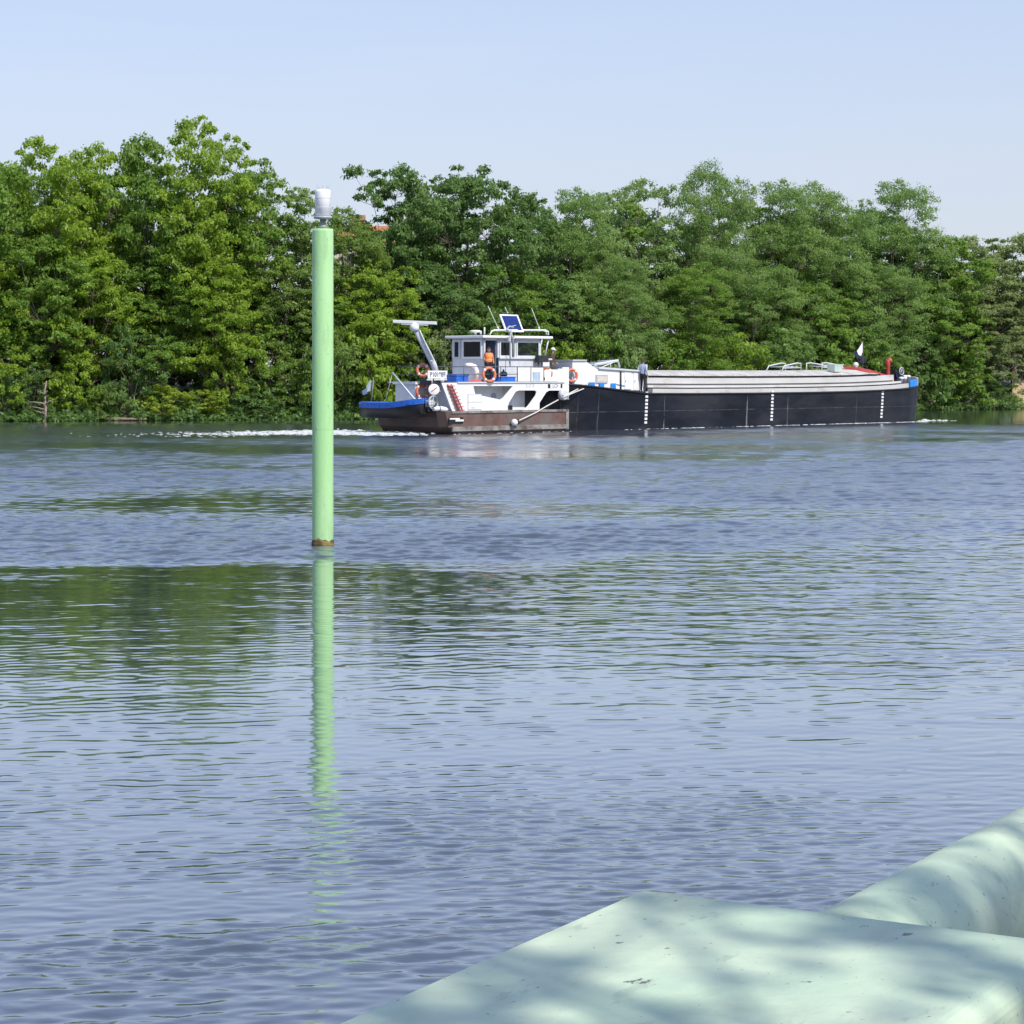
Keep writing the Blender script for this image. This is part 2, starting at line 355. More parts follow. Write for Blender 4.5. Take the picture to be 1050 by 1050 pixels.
def tree_parts(seed, H, Rr, base, nb, leaf, per=46, tufts=11, flat=.55, top=.5, lean=0, drop=.25, bs=1.0, spread=1.0, width=.5, subs=13):
    """crown of nb boughs of leaf tufts on a branching trunk; returns (trunk MB, leaf vertex array)"""
    rg = np.random.default_rng(seed); rn = random.Random(seed)
    trunk = MB(); lx, ly = rn.uniform(-.6,.6)*lean, rn.uniform(-.6,.6)*lean
    tp = [(lx*(k/6)**1.5*H*.12, ly*(k/6)**1.5*H*.12, H*.74*k/6) for k in range(7)]
    trunk.tube(tp, [max(.03, .021*H*(1-.9*k/6)) for k in range(7)], 8)
    cs, bz = [], []
    # sub-crowns carried by the main limbs, boughs spread over the upper side of each
    ns_ = max(5, int(round(subs))); sub = []
    for i in range(ns_):
        q = (i+.5)/ns_; a = i*2.39996+rn.uniform(-.4,.4)+rn.uniform(0,1)*.2
        rs = Rr*rn.uniform(.36, .56)*(1.08-.30*q)
        zc_ = base+(H-base)*(.10+.80*q**.9)+rn.uniform(-.04,.04)*H
        zc_ = min(zc_, H-rs*.85)
        env = max(.0, 1-abs((zc_-base)/(H-base)-.42)**2.4*2.3)**.7
        rr_ = max(0, Rr*env-rs*.55)*math.sqrt(rn.uniform(.35,1)) if i < ns_-1 else Rr*.1
        sub.append((lx*q*H*.08+rr_*math.cos(a), ly*q*H*.08+rr_*math.sin(a), zc_, rs))
    for sx_, sy_, sz_, rs in sub:
        k = min(.95, max(.12, (sz_-base*.5)/H*.72)); j = k*6; j0 = min(5, int(j)); u = j-j0
        s0 = [tp[j0][m]*(1-u)+tp[j0+1][m]*u for m in range(3)]
        r0 = .0085*H*(1.1-sz_/H)+.02
        hub = (sx_*.8+s0[0]*.2, sy_*.8+s0[1]*.2, sz_-rs*.35); md = ((s0[0]+hub[0])/2+rn.uniform(-.25,.25), (s0[1]+hub[1])/2+rn.uniform(-.25,.25), (s0[2]+hub[2])/2-.02*H)
        trunk.tube([s0, md, hub], [r0, r0*.7, r0*.45], 5, cap=False)
        m_ = max(3, int(nb*rs*rs/sum(t_[3]**2 for t_ in sub)))
        for i in range(m_):
            zz = 1-1.45*(i+.5)/m_; a = i*2.39996+rn.uniform(-.5,.5); rh = math.sqrt(max(0, 1-zz*zz))
            kk = rn.uniform(.72, 1.12); spr = rn.random() < (.13 if flat > .5 else .0)
            if spr: kk = rn.uniform(1.10, 1.24)
            c = (sx_+rs*rh*math.cos(a)*kk*1.05, sy_+rs*rh*math.sin(a)*kk*1.05, sz_+rs*zz*kk*.85)
            if c[2] < base*.6: continue
            cs.append(c); bz.append(bs*(rn.uniform(.38, .55) if spr else rn.uniform(.5, 1.0)))
            trunk.tube([hub, ((hub[0]+c[0])/2, (hub[1]+c[1])/2, (hub[2]+c[2])/2-.1), c], [r0*.38, r0*.25, .012], 4, cap=False)
    P, Nn = [], []
    for c, b in zip(cs, bz):
        tn = max(3, int(tufts*b*b)) if b > .3 else tufts
        d = rg.normal(size=(tn, 3)); d /= np.linalg.norm(d, axis=1)[:, None]
        d[:, 2] = np.abs(d[:, 2])*1.0-.35*rg.random(tn)
        rad = b*(.55+.55*rg.random(tn)**.6)
        tc = np.array(c)+d*rad[:, None]*np.array([1.15,1.15,flat])
        tc[:, 2] -= drop*(np.hypot(d[:,0], d[:,1])*rad)**2/b*.5
        for q, dd in zip(tc, d):
            n = int(per*rg.uniform(.6, 1.3))
            o = rg.normal(size=(n, 3))*np.array([.30,.30,.16])*b*.95
            P.append(q+o)
            nn = dd*.55+np.array([0,0,.55])+rg.normal(size=(n, 3))*.55
            Nn.append(nn/np.linalg.norm(nn, axis=1)[:, None])
    P = np.concatenate(P); Nn = np.concatenate(Nn); n = len(P)
    rv = rg.normal(size=(n, 3)); A = np.cross(Nn, rv); A /= np.linalg.norm(A, axis=1)[:, None]; B = np.cross(Nn, A)
    L = leaf*(.6+.8*rg.random(n))[:, None]
    tip = A*L*.5; wd = B*L*width*.5
    fold = Nn*L*.10
    V = np.stack([P-tip, P+wd+fold, P+tip-fold*.6, P-wd+fold], 1).reshape(-1, 3)
    return trunk, V

def leaf_mesh(name, V, mat):
    n = len(V)//4; me = bpy.data.meshes.new(name)
    me.vertices.add(n*4); me.loops.add(n*4); me.polygons.add(n)
    me.vertices.foreach_set('co', V.astype(np.float32).ravel())
    me.loops.foreach_set('vertex_index', np.arange(n*4, dtype=np.int32))
    me.polygons.foreach_set('loop_start', np.arange(0, n*4, 4, dtype=np.int32))
    me.polygons.foreach_set('loop_total', np.full(n, 4, dtype=np.int32))
    me.update(calc_edges=True); me.materials.append(mat); return me

SPEC = {   # kind: list of (seed, params), all 16 m tall before scaling
    'broad':  [(11, dict(H=16, Rr=5.0, base=1.0, nb=150, leaf=.30, per=34, tufts=14)), (12, dict(H=16, Rr=4.8, base=.8, nb=160, leaf=.28, per=34, tufts=14, subs=15)), (13, dict(H=16, Rr=5.2, base=1.2, nb=145, leaf=.32, per=32, tufts=14, subs=11)), (14, dict(H=16, Rr=5.0, base=1.0, nb=150, leaf=.29, per=34, tufts=14, subs=17))],
    'feather':[(21, dict(H=16, Rr=5.0, base=1.0, nb=190, leaf=.19, per=40, flat=.5, tufts=13, drop=.4, bs=1.1, subs=15)), (22, dict(H=16, Rr=5.2, base=1.2, nb=185, leaf=.19, per=40, flat=.5, tufts=13, drop=.4, bs=1.1, subs=12)), (23, dict(H=16, Rr=5.0, base=1.2, nb=185, leaf=.20, per=40, flat=.5, tufts=13, drop=.4, bs=1.1, subs=17))],
    'slim':   [(31, dict(H=16, Rr=3.3, base=1.0, nb=120, leaf=.24, per=34, tufts=13, bs=.85, subs=15)), (32, dict(H=16, Rr=3.5, base=.8, nb=110, leaf=.25, per=34, tufts=13, bs=.9, subs=13))],
}
SHRUB = [(41, dict(H=4.0, Rr=2.3, base=.2, nb=60, leaf=.22, per=36, tufts=12, bs=.62, subs=8)), (42, dict(H=4.0, Rr=2.4, base=.15, nb=66, leaf=.19, per=40, tufts=12, bs=.6, drop=.7, subs=9)),
         (43, dict(H=4.0, Rr=2.1, base=.2, nb=56, leaf=.25, per=32, tufts=12, bs=.66, subs=7))]
TP = {}
for k, lst in SPEC.items():
    TP[k] = []
    for sd, pr in lst:
        tr, V = tree_parts(sd, lean=.8, **pr)
        to = tr.build('trunk', BARK, fixn=False); tm = to.data; bpy.data.objects.remove(to)
        TP[k].append((tm, leaf_mesh('crown', V, LEAF['mid'])))
TP['shrub'] = []
for sd, pr in SHRUB:
    tr, V = tree_parts(sd, **pr)
    to = tr.build('stem', BARK, fixn=False); tm = to.data; bpy.data.objects.remove(to)
    TP['shrub'].append((tm, leaf_mesh('foliage', V, LEAF['mid'])))

tree_rnd = random.Random(77)
def plant(kind, idx, px, top_y, wpx, off, mat, name, label, cat, group=None, rz=None, dens=16.0, sink=0):
    d = bankD(px)+off; x = at(px, d)
    zt = EYE-(top_y-HOR)/F_PX*d
    zb = .2 if off < 1.5 else (.9 if off < 4 else 1.5)
    zb -= sink
    h = zt-zb
    tm, cm = TP[kind][idx % len(TP[kind])]
    h0 = 15.7 if kind != 'shrub' else 4.4
    w0 = {'broad': 10.0, 'feather': 10.4, 'slim': 6.8, 'shrub': 5.2}[kind]
    e = empty(name, (x, d, zb), rz if rz is not None else tree_rnd.uniform(0, 6.28))
    sxy = (wpx*d/F_PX)/w0; e.scale = (sxy, sxy, h/h0)
    tag(e, label, cat, group)
    a = bpy.data.objects.new('stem' if kind == 'shrub' else 'trunk', tm); COL.objects.link(a); a.parent = e
    b = bpy.data.objects.new('foliage' if kind == 'shrub' else 'crown', cm); COL.objects.link(b); b.parent = e
    b.material_slots[0].link = 'OBJECT'; b.material_slots[0].material = LEAF[mat]
    return e

FG = 'trees along the far bank'
FRONT = [  # kind, variant, column, top row, width px, metres behind the water's edge, foliage, label
    ('broad', 0, -25, 140, 140, 4, 'mid', 'green leafy tree cut by the left edge of the photo'),
    ('broad', 1, 50, 138, 120, 5, 'fresh', 'bright yellow green tree, second from the left edge'),
    ('broad', 3, 103, 140, 105, 6.5, 'fresh', 'pale topped tree just left of the dark topped tree beside the tallest'),
    ('broad', 2, 150, 132, 100, 5, 'mid', 'dense dark topped tree adjoining the tallest tree on its left'),
    ('broad', 1, 208, 116, 120, 4, 'fresh', 'tallest tree of the far bank, left of the green post'),
    ('broad', 0, 262, 152, 106, 5.5, 'mid', 'rounded green tree on the right shoulder of the tallest tree'),
    ('slim', 1, 306, 192, 84, 4, 'olive', 'low olive green tree directly behind the green post'),
    ('slim', 0, 348, 200, 78, 3.5, 'olive', 'yellowish olive tree right of the green post, at the dip of the treeline'),
    ('broad', 2, 405, 163, 105, 6, 'dark', 'dark green tree standing above the radar mast of the pusher'),
    ('broad', 0, 478, 158, 125, 5, 'dark', 'broad dark green tree standing above the wheelhouse'),
    ('broad', 3, 534, 188, 98, 6, 'dark', 'dark tree sloping down right of the wheelhouse solar panel'),
    ('feather', 0, 585, 196, 100, 6, 'robinia', 'soft green feathery tree above the white barge cabin'),
    ('slim', 1, 620, 198, 62, 8, 'pale', 'small pale topped tree left of the silvery spire tree'),
    ('slim', 0, 664, 170, 80, 7, 'pale', 'silvery pale green tree with pointed top in the middle of the treeline'),
    ('feather', 1, 722, 172, 95, 6, 'robinia', 'airy tree with sparse wispy top right of the silvery tree'),
    ('feather', 0, 795, 188, 105, 6, 'robinia', 'feathery flat layered tree behind the middle of the hatch covers'),
    ('feather', 1, 850, 194, 105, 5, 'robinia', 'feathery green tree above the two white tubular frames'),
    ('feather', 0, 915, 188, 110, 5, 'robinia', 'tall feathery tree above the barge bow'),
    ('broad', 2, 966, 238, 96, 4, 'mid', 'low green tree in the dip right of the barge bow'),
    ('broad', 1, 1004, 246, 92, 4.5, 'grey', 'grey green tree just right of the dip beyond the bow'),
    ('broad', 2, 1040, 236, 112, 3.5, 'grey', 'grey green rounded tree reaching the right edge of the photo'),
    ('broad', 1, 1100, 240, 110, 5, 'olive', 'olive tree cut by the right edge of the photo'),
]
for i, (k, v, px, ty, wp, off, mt, lb) in enumerate(FRONT):
    plant(k, v, px, ty, wp, off, mt, 'bank_tree', lb, 'tree', FG)
MG = 'lower trees in front of the treeline'
for i, (k, px, ty, wp, mt, lb) in enumerate([
    ('broad', -18, 258, 100, 'fresh', 'lower bright green tree at the left edge, under the tall ones'),
    ('broad', 40, 236, 100, 'mid', 'lower green tree beneath the bright yellow green tree at left'),
    ('broad', 96, 250, 96, 'fresh', 'lower bright tree with layered boughs above the ivy covered shrub'),
    ('broad', 158, 262, 104, 'mid', 'lower green tree in front of the tallest tree, on its left side'),
    ('broad', 222, 248, 100, 'fresh', 'lower bright tree in front of the tallest tree, on its right side'),
    ('slim', 288, 262, 70, 'olive', 'lower olive tree just left of the green post'),
    ('slim', 336, 285, 74, 'mid', 'lower green tree hidden partly by the green post'),
    ('slim', 371, 217, 58, 'olive', 'thin olive tree below the orange chimney right of the green post'),
    ('broad', 388, 262, 100, 'fresh', 'lower bright tree left of the radar mast'),
    ('broad', 452, 270, 96, 'dark', 'lower dark tree right of the radar mast'),
    ('broad', 520, 262, 100, 'mid', 'lower green tree above the solar panel'),
    ('broad', 578, 275, 92, 'robinia', 'lower soft green tree behind the white cabin'),
    ('feather', 640, 270, 96, 'robinia', 'lower feathery tree in front of the silvery spire tree'),
    ('feather', 705, 276, 104, 'mid', 'lower feathery tree behind the aft hatch covers'),
    ('feather', 775, 268, 104, 'robinia', 'lower feathery tree left of the two tubular frames'),
    ('broad', 835, 280, 96, 'mid', 'lower leafy tree right behind the tubular frames'),
    ('feather', 893, 272, 100, 'robinia', 'lower feathery tree behind the red tarpaulin'),
    ('broad', 945, 285, 92, 'mid', 'lower green tree just right of the bow'),
    ('broad', 1000, 292, 90, 'grey', 'lower grey green tree above the sandy slope')]):
    plant(k, i+1, px, ty, wp, 2.4+(i*5 % 4)*.35, mt, 'bank_tree', lb, 'tree', MG)
BG = 'trees of the second row'
for i, (k, v, px, ty, wp, off, mt, lb) in enumerate([
    ('broad', 1, 15, 170, 140, 13, 'dark', 'dark tree in the second row behind the yellow green tree at left'),
    ('broad', 0, 125, 175, 140, 13, 'dark', 'dark tree in the second row left of the tallest tree'),
    ('broad', 2, 240, 190, 130, 13, 'dark', 'dark tree in the second row behind the tallest tree'),
    ('slim', 0, 330, 232, 60, 16, 'grey', 'thin greyish tree in the second row behind the green post'),
    ('broad', 1, 440, 200, 140, 14, 'dark', 'dark tree in the second row between the mast and the wheelhouse'),
    ('broad', 0, 560, 212, 120, 13, 'dark', 'dark tree in the second row right of the wheelhouse'),
    ('broad', 2, 636, 200, 130, 13, 'mid', 'tree in the second row behind the silvery spire tree'),
    ('broad', 1, 745, 202, 130, 12, 'mid', 'tree in the second row behind the airy wispy topped tree'),
    ('broad', 0, 826, 206, 130, 12, 'dark', 'dark tree in the second row behind the middle hatch covers'),
    ('broad', 2, 898, 210, 120, 12, 'dark', 'dark tree in the second row behind the barge bow'),
    ('broad', 1, 985, 252, 120, 12, 'dark', 'dark tree in the second row behind the dip right of the bow')]):
    plant(k, v, px, ty, wp, off, mt, 'background_tree', lb, 'tree', BG)
SG = 'shrubs along the water'
SH = [
    (-8, 362, 60, 'fresh', 'bright green shrub at the left edge of the photo'),
    (24, 372, 54, 'dark', 'dark shrub behind the driftwood'),
    (76, 362, 62, 'fresh', 'rounded bright green ivy covered shrub right of the driftwood'),
    (112, 394, 46, 'olive', 'low olive shrub right of the rounded ivy covered shrub'),
    (135, 330, 66, 'dark', 'tall dark shrub in the shaded hollow left of centre of the left treeline'),
    (168, 398, 58, 'yellow', 'low yellow green grassy shrub at the water below the tallest tree'),
    (206, 402, 54, 'yellow', 'low yellow green shrub, the right one of the pair below the tallest tree'),
    (240, 340, 64, 'fresh', 'bright green overhanging shrub left of the green post'),
    (262, 392, 58, 'dark', 'low dark shrub at the water left of the green post'),
    (292, 366, 60, 'mid', 'mid green shrub just left of the green post'),
    (340, 330, 74, 'olive', 'olive shrub just behind the green post at the water'),
    (378, 318, 70, 'fresh', 'bright green shrub between the green post and the dinghy flag'),
    (408, 372, 70, 'mid', 'leafy shrub behind the blue dinghy'),
    (450, 335, 76, 'grey', 'dull greyish shrub between radar mast and wheelhouse'),
    (500, 320, 74, 'olive', 'olive shrub behind the wheelhouse roof'),
    (560, 345, 70, 'fresh', 'bright green shrub behind the person with the white cap'),
    (606, 330, 62, 'mid', 'green shrub behind the aft end of the barge cabin'),
    (640, 340, 52, 'pale', 'pale flowering shrub behind the barge cabin roof'),
    (690, 345, 72, 'mid', 'green shrub behind the person on the barge side deck'),
    (745, 340, 78, 'fresh', 'bright green shrub behind the aft hatch covers'),
    (800, 335, 76, 'robinia', 'soft green shrub behind the left white tubular frame'),
    (860, 330, 80, 'mid', 'green shrub behind the right white tubular frame'),
    (905, 350, 60, 'fresh', 'bright green shrub behind the flag at the barge bow'),
    (942, 345, 66, 'dark', 'dark shrub just right of the barge bow'),
    (976, 352, 72, 'mid', 'spreading green shrub hanging over the water right of the bow'),
    (1018, 380, 56, 'dark', 'low dark shrub left of the sandy slope'),
]
for i, (px, ty, wp, mt, lb) in enumerate(SH):
    plant('shrub', i, px, ty-6, wp*1.12, -.9 if mt == 'pale' else .35+(i*7 % 5)*.25, mt, 'bank_shrub', lb, 'shrub', SG, sink=.3)

UG = 'undergrowth shrubs deeper in the wood'
for i, px in enumerate(range(-10, 1060, 58)):
    lft = 'left of the green post' if px < 330 else ('behind the boats' if px < 930 else 'right of the barge bow')
    plant('shrub', i+1, px+(i*37 % 23)-11, 345-(i*29 % 38), 92, 7.5+(i*13 % 5)*.6, ('dark','mid','dark','robinia')[i % 4], 'understory_shrub', 'dark undergrowth shrub deep among the trunks '+lft, 'shrub', UG, sink=.6)

gc = np.random.default_rng(8); NQ = 62000
pp = gc.uniform(-60, 1130, NQ); oo = gc.gamma(2.0, 1.1, NQ)-1.0
lump = .45+.55*np.sin(pp*.11+np.sin(pp*.037)*3)*np.sin(pp*.047+1.3)+.4*np.sin(pp*.29)
dd = np.array([bankD(v) for v in pp])+oo
gz = np.interp(oo, [-3,0,.6,2,6,20], [0,.02,.35,.9,1.5,2.0])
hh = gc.random(NQ)**1.3*np.clip(.40+lump*.65, .10, 1.5)*np.interp(oo, [-1,0,1.5,6], [.35,.8,1.0,.7])
Pq = np.stack([(pp-525)/F_PX*dd, dd, gz+hh+.02], 1)
nn = gc.normal(size=(NQ,3))*.6+np.array([0,-.25,.6]); nn /= np.linalg.norm(nn, axis=1)[:,None]
aa = np.cross(nn, gc.normal(size=(NQ,3))); aa /= np.linalg.norm(aa, axis=1)[:,None]; bb = np.cross(nn, aa); ll = (.16+.22*gc.random(NQ))[:,None]
Vq = np.stack([Pq-aa*ll*.5, Pq+bb*ll*.25, Pq+aa*ll*.5, Pq-bb*ll*.25], 1).reshape(-1, 3)
o = bpy.data.objects.new('undergrowth', leaf_mesh('undergrowth', Vq, LEAF['dark'])); COL.objects.link(o)
tag(o, 'low tangled weeds and brambles along the far waterline', 'undergrowth', kind='stuff')

# driftwood and dead twigs at the left waterline
d = bankD(46)-.7; dw = MB(); rr = random.Random(9)
x0 = at(46, d)
dw.tube([(x0,d,-.2),(x0+.05,d,.8),(x0-.05,d+.1,1.7),(x0+.1,d,2.4)], [.10,.08,.07,.03], 7)
for k in range(9):
    a = rr.uniform(-1.4, 1.4); z = rr.uniform(.2, 1.9); l = rr.uniform(.5, 1.3)
    dw.tube([(x0,d,z),(x0+l*.5*math.sin(a),d-.2,z+.2*l*math.cos(a)+.05),(x0+l*math.sin(a),d-.3*rr.random(),z+l*.4*math.cos(a))], [.045,.03,.012], 5)
tag(dw.build('driftwood', M_('bleached_wood', (.30,.24,.20), .9, .25, 6)), 'bleached dead branch standing in the water at the left bank', 'driftwood')
d = bankD(130)-.9
lg = MB(); lg.tube([(at(100,d),d,.06),(at(120,d),d-.1,.12),(at(150,d),d+.1,.10)], [.09,.11,.06], 8)
tag(lg.build('fallen_log', M_('wet_wood', (.20,.15,.11), .8, .3, 5)), 'fallen log lying along the waterline below the left trees', 'log')

# distant house glimpsed through the gap right of the post
hd = 215; hx = at(368, hd)
he = tag(empty('house', (hx+1.2, hd, .35)), 'orange roofed house glimpsed through the trees right of the green post', 'house')
b = MB(); b.box(-3.2,3.2,-2.5,2.5,0,14.6); b.build('wall', M_('cream_render', (.62,.52,.44), .8, .1, 1), he)
b = MB(); b.loft([[(-3.6,-2.9,14.602),(3.6,-2.9,14.602),(3.6,2.9,14.602),(-3.6,2.9,14.602)],[(-3.4,-.1,16.3),(3.4,-.1,16.3),(3.4,.1,16.3),(-3.4,.1,16.3)]])
rf = b.build('roof', M_('clay_tiles', (.42,.17,.07), .8, .2, 3), he)
b = MB(); b.box(-1.8,-.6,-.4,.4,15.4,17.3); b.build('chimney', M_('brick', (.40,.20,.12), .85, .2, 4), rf)
for wx in (-1.8, 0, 1.8):
    b = MB(); b.box(wx-.45,wx+.45,-2.54,-2.501,12.0,13.6); wo = b.build('window', MAT['white'], he)
    b = MB(); b.box(wx-.36,wx+.36,-2.56,-2.541,12.1,13.5); b.build('pane', MAT['dark'], wo)

# ------------------------------------------------------------------ weathered paint with grime, scabs and specks
def worn_paint(name, c1, c2, grime, scab, st):
    m = bpy.data.materials.new(name); m.use_nodes = True; t = m.node_tree; N = t.nodes; L = t.links
    p = N['Principled BSDF']; p.inputs['Specular IOR Level'].default_value = .35
    tc = N.new('ShaderNodeTexCoord')
    def ns(sc, det=6, st=(1,1,1), ro=.6, loc=0):
        mp = N.new('ShaderNodeMapping'); mp.inputs['Scale'].default_value = st; mp.inputs['Location'].default_value = (loc,loc,loc); L.new(tc.outputs['Object'], mp.inputs[0])
        n = N.new('ShaderNodeTexNoise'); n.inputs['Scale'].default_value = sc; n.inputs['Detail'].default_value = det; n.inputs['Roughness'].default_value = ro
        L.new(mp.outputs[0], n.inputs[0]); return n.outputs[0]
    def rp(v, a, b, hi=1.0):
        r = N.new('ShaderNodeMapRange'); r.inputs[1].default_value = a; r.inputs[2].default_value = b; r.inputs[4].default_value = hi; L.new(v, r.inputs[0]); return r.outputs[0]
    def mix(f, a, c):
        x = N.new('ShaderNodeMix'); x.data_type = 'RGBA'; L.new(f, x.inputs[0])
        if isinstance(a, tuple): x.inputs[6].default_value = a+(1,)
        else: L.new(a, x.inputs[6])
        x.inputs[7].default_value = c+(1,); return x.outputs[2]
    c = mix(rp(ns(2.5, 5, st), .35, .68), c1, c2)
    c = mix(rp(ns(4.5, 9, st), .52, .74, .75), c, grime)                  # broad grimy fading
    c = mix(rp(ns(14, 8, (1,.4,1), .7, 3), .60, .66, .55), c, grime)      # streaky dirt
    c = mix(rp(ns(17, 6, st, .65, 7), .665, .69), c, scab)                # lime scabs and chips
    c = mix(rp(ns(60, 3, (1,1,1), .6, 2), .685, .71, .8), c, (.20,.15,.09)) # specks of rust
    L.new(c, p.inputs['Base Color'])
    L.new(rp(ns(6, 6), .3, .7, .25), p.inputs['Roughness'])
    r2 = N.new('ShaderNodeMath'); r2.operation = 'ADD'; r2.inputs[1].default_value = .38; L.new(p.inputs['Roughness'].links[0].from_socket, r2.inputs[0]); L.new(r2.outputs[0], p.inputs['Roughness'])
    bp = N.new('ShaderNodeBump'); bp.inputs['Strength'].default_value = .6; bp.inputs['Distance'].default_value = .004; L.new(ns(28, 7), bp.inputs['Height']); L.new(bp.outputs[0], p.inputs['Normal'])
    return m

# ------------------------------------------------------------------ green marker post
pd = 38.5; pxw = at(331, pd)
pe = tag(empty('marker_post', (pxw, pd, 0)), 'tall bright green round post standing in the river with white lantern on top', 'post')
MAT['post'] = worn_paint('green_post_paint', (.355,.65,.285), (.45,.72,.36), (.27,.42,.22), (.22,.26,.16), (1,1,.22))
b = MB(); b.lathe((0,0,0), [(.178,-3),(.178,.22),(.178,5.27),(.172,5.31),(.10,5.32)], 40); b.build('pole', MAT['post'], pe)
wl = M_('waterline_scum', (.10,.075,.03), .9, .5, 9, col2=(.30,.20,.07), thr=.55, soft=.08, scale2=7, stretch=(1,1,2.5), bump=.01, bscale=20)
b = MB(); rr = random.Random(2); n = 40
ring = lambda r, zs: [(r*math.cos(2*math.pi*j/n), r*math.sin(2*math.pi*j/n), zs[j]) for j in range(n)]
tops = [.10+.02*math.sin(j*2*math.pi/40*3+1)+.012*math.sin(j*2*math.pi/40*9) for j in range(n)]
b.loft([ring(.181,[-.4]*n), ring(.190,[.0]*n), ring(.188,[.06]*n), ring(.179,tops)], caps=False, smooth=True); b.build('waterline_stain', wl, pe)
for zz in (1.95,):
    b = MB(); b.torus((0,0,zz), .1775, .004, n=40, m=6); b.build('weld_seam', MAT['post'], pe)
b = MB(); b.lathe((0,0,5.32), [(.13,0),(.06,.05),(.05,.07),(.05,.16)], 20); b.build('mount', M_('mount_paint', (.22,.27,.22), .5, .1, 5), pe)
lt = MB(); lt.lathe((0,0,5.53), [(.10,0),(.132,.01),(.132,.40),(.128,.43),(.09,.45)], 32); lo = lt.build('lantern', M_('lantern_white', (.90,.90,.90), .3, .03, 3), pe)
b = MB(); b.lathe((0,0,5.475), [(.08,0),(.155,.012),(.155,.05),(.10,.054)], 32); b.build('base_ring', MAT['grey'], lo)
for zz in (5.66, 5.82):
    b = MB(); b.lathe((0,0,zz), [(.1325,0),(.1345,.004),(.1345,.010),(.1325,.014)], 32); b.build('seam_ring', MAT['lgrey'], lo)
for k in range(8):
    a = k*math.pi/4; b = MB(); b.tube([(.09*math.cos(a),.09*math.sin(a),5.96),(.115*math.cos(a),.115*math.sin(a),6.05)], .003, 4); b.build('spike', MAT['grey'], lo)

# ------------------------------------------------------------------ pale green steel mooring structure in the foreground
MAT['mint'] = worn_paint('chalky_mint_paint', (.47,.61,.45), (.62,.70,.51), (.35,.44,.33), (.13,.15,.12), (1,.55,1))
ang = math.atan2(.868, .496)                     # local x across the box, local y along it
AX = Vector((.868,-.496,0)); AY = Vector((.496,.868,0))
corner = Vector((.2505, 4.43, 0))                # far left corner of the lid (photo apex)
ZT = 1.90
ms = empty('mooring_box', tuple(corner)); ms.rotation_euler = (0, 0, math.atan2(AX.y, AX.x))
tag(ms, 'flat topped pale mint green steel box in the foreground corner', 'mooring box')
WB, LB = .84, 1.75
b = MB()                                         # lid: bent plate with rounded right edge
prof = [(0, ZT-.07), (0, ZT-.004), (.004, ZT)] + [(WB-.045+.045*math.sin(a), ZT-.045+.045*math.cos(a)) for a in [k*math.pi/2/6 for k in range(7)]] + [(WB, ZT-.30), (WB-.012, ZT-.30), (WB-.012, ZT-.07)]
rings = [[(x, y, z) for x, z in prof] for y in (0, -LB*.33, -LB*.66, -LB)]
b.loft(rings, smooth=False); lid = b.build('lid', MAT['mint'], ms, bevel=.004)
b = MB(); b.box(.015, WB-.02, -LB+.02, -.015, 1.05, ZT-.071); b.build('body', MAT['mint'], ms, bevel=.01)
b = MB(); b.box(-.03, WB+.03, -LB-.02, .02, 1.0, 1.05); b.build('base_flange', MAT['mint'], ms, bevel=.006)
b = MB(); b.lathe((WB/2, -LB/2, 0), [(.36,-3.5),(.36,.9),(.40,.95),(.40,1.0)], 40); b.build('pile', MAT['mint'], ms)
for q, (bx_, by_) in enumerate([(.06, -.10), (.06, -1.6), (WB+.0, -.4)]):
    pass
# steel tube behind the box: horizontal fender beam running out over the water
pr = .135; zc = 1.697
pA = Vector((.926, 5.0, zc)); pdv = Vector((.505, .863, 0)).normalized()
pt = empty('fender_tube', tuple(pA)); pt.rotation_euler = (0, 0, math.atan2(pdv.y, pdv.x))
tag(pt, 'round pale mint green steel tube running from behind the box towards the right edge', 'tube')
b = MB(); b.tube([(-.75,0,0),(-.4,0,0),(0,0,0),(1.2,0,0),(6.0,0,0)], pr, 56, cap=True); b.build('pipe', MAT['mint'], pt)
b = MB(); b.lathe((5.2,0,-zc), [(.20,-3.5),(.20,zc-pr*.4)], 28); b.build('support_pile', MAT['mint'], pt)
b = MB(); b.lathe((-.55,0,-zc), [(.16,-3.5),(.16,zc-pr*.4)], 28); b.build('support_pile', MAT['mint'], pt)

# ------------------------------------------------------------------ text helper
def text(name, body, size, mat, parent, loc, rot, bold=.0, sx=1.0):
    cu = bpy.data.curves.new(name, 'FONT'); cu.body = body; cu.size = size; cu.extrude = .004; cu.align_x = 'CENTER'; cu.align_y = 'CENTER'; cu.offset = bold
    o = bpy.data.objects.new('tmp', cu); COL.objects.link(o)
    me = bpy.data.meshes.new_from_object(o.evaluated_get(bpy.context.evaluated_depsgraph_get()))
    bpy.data.objects.remove(o); me.materials.clear(); me.materials.append(mat)
    r = bpy.data.objects.new(name, me); COL.objects.link(r); r.parent = parent; r.location = loc; r.rotation_euler = rot; r.scale = (sx,1,1); return r

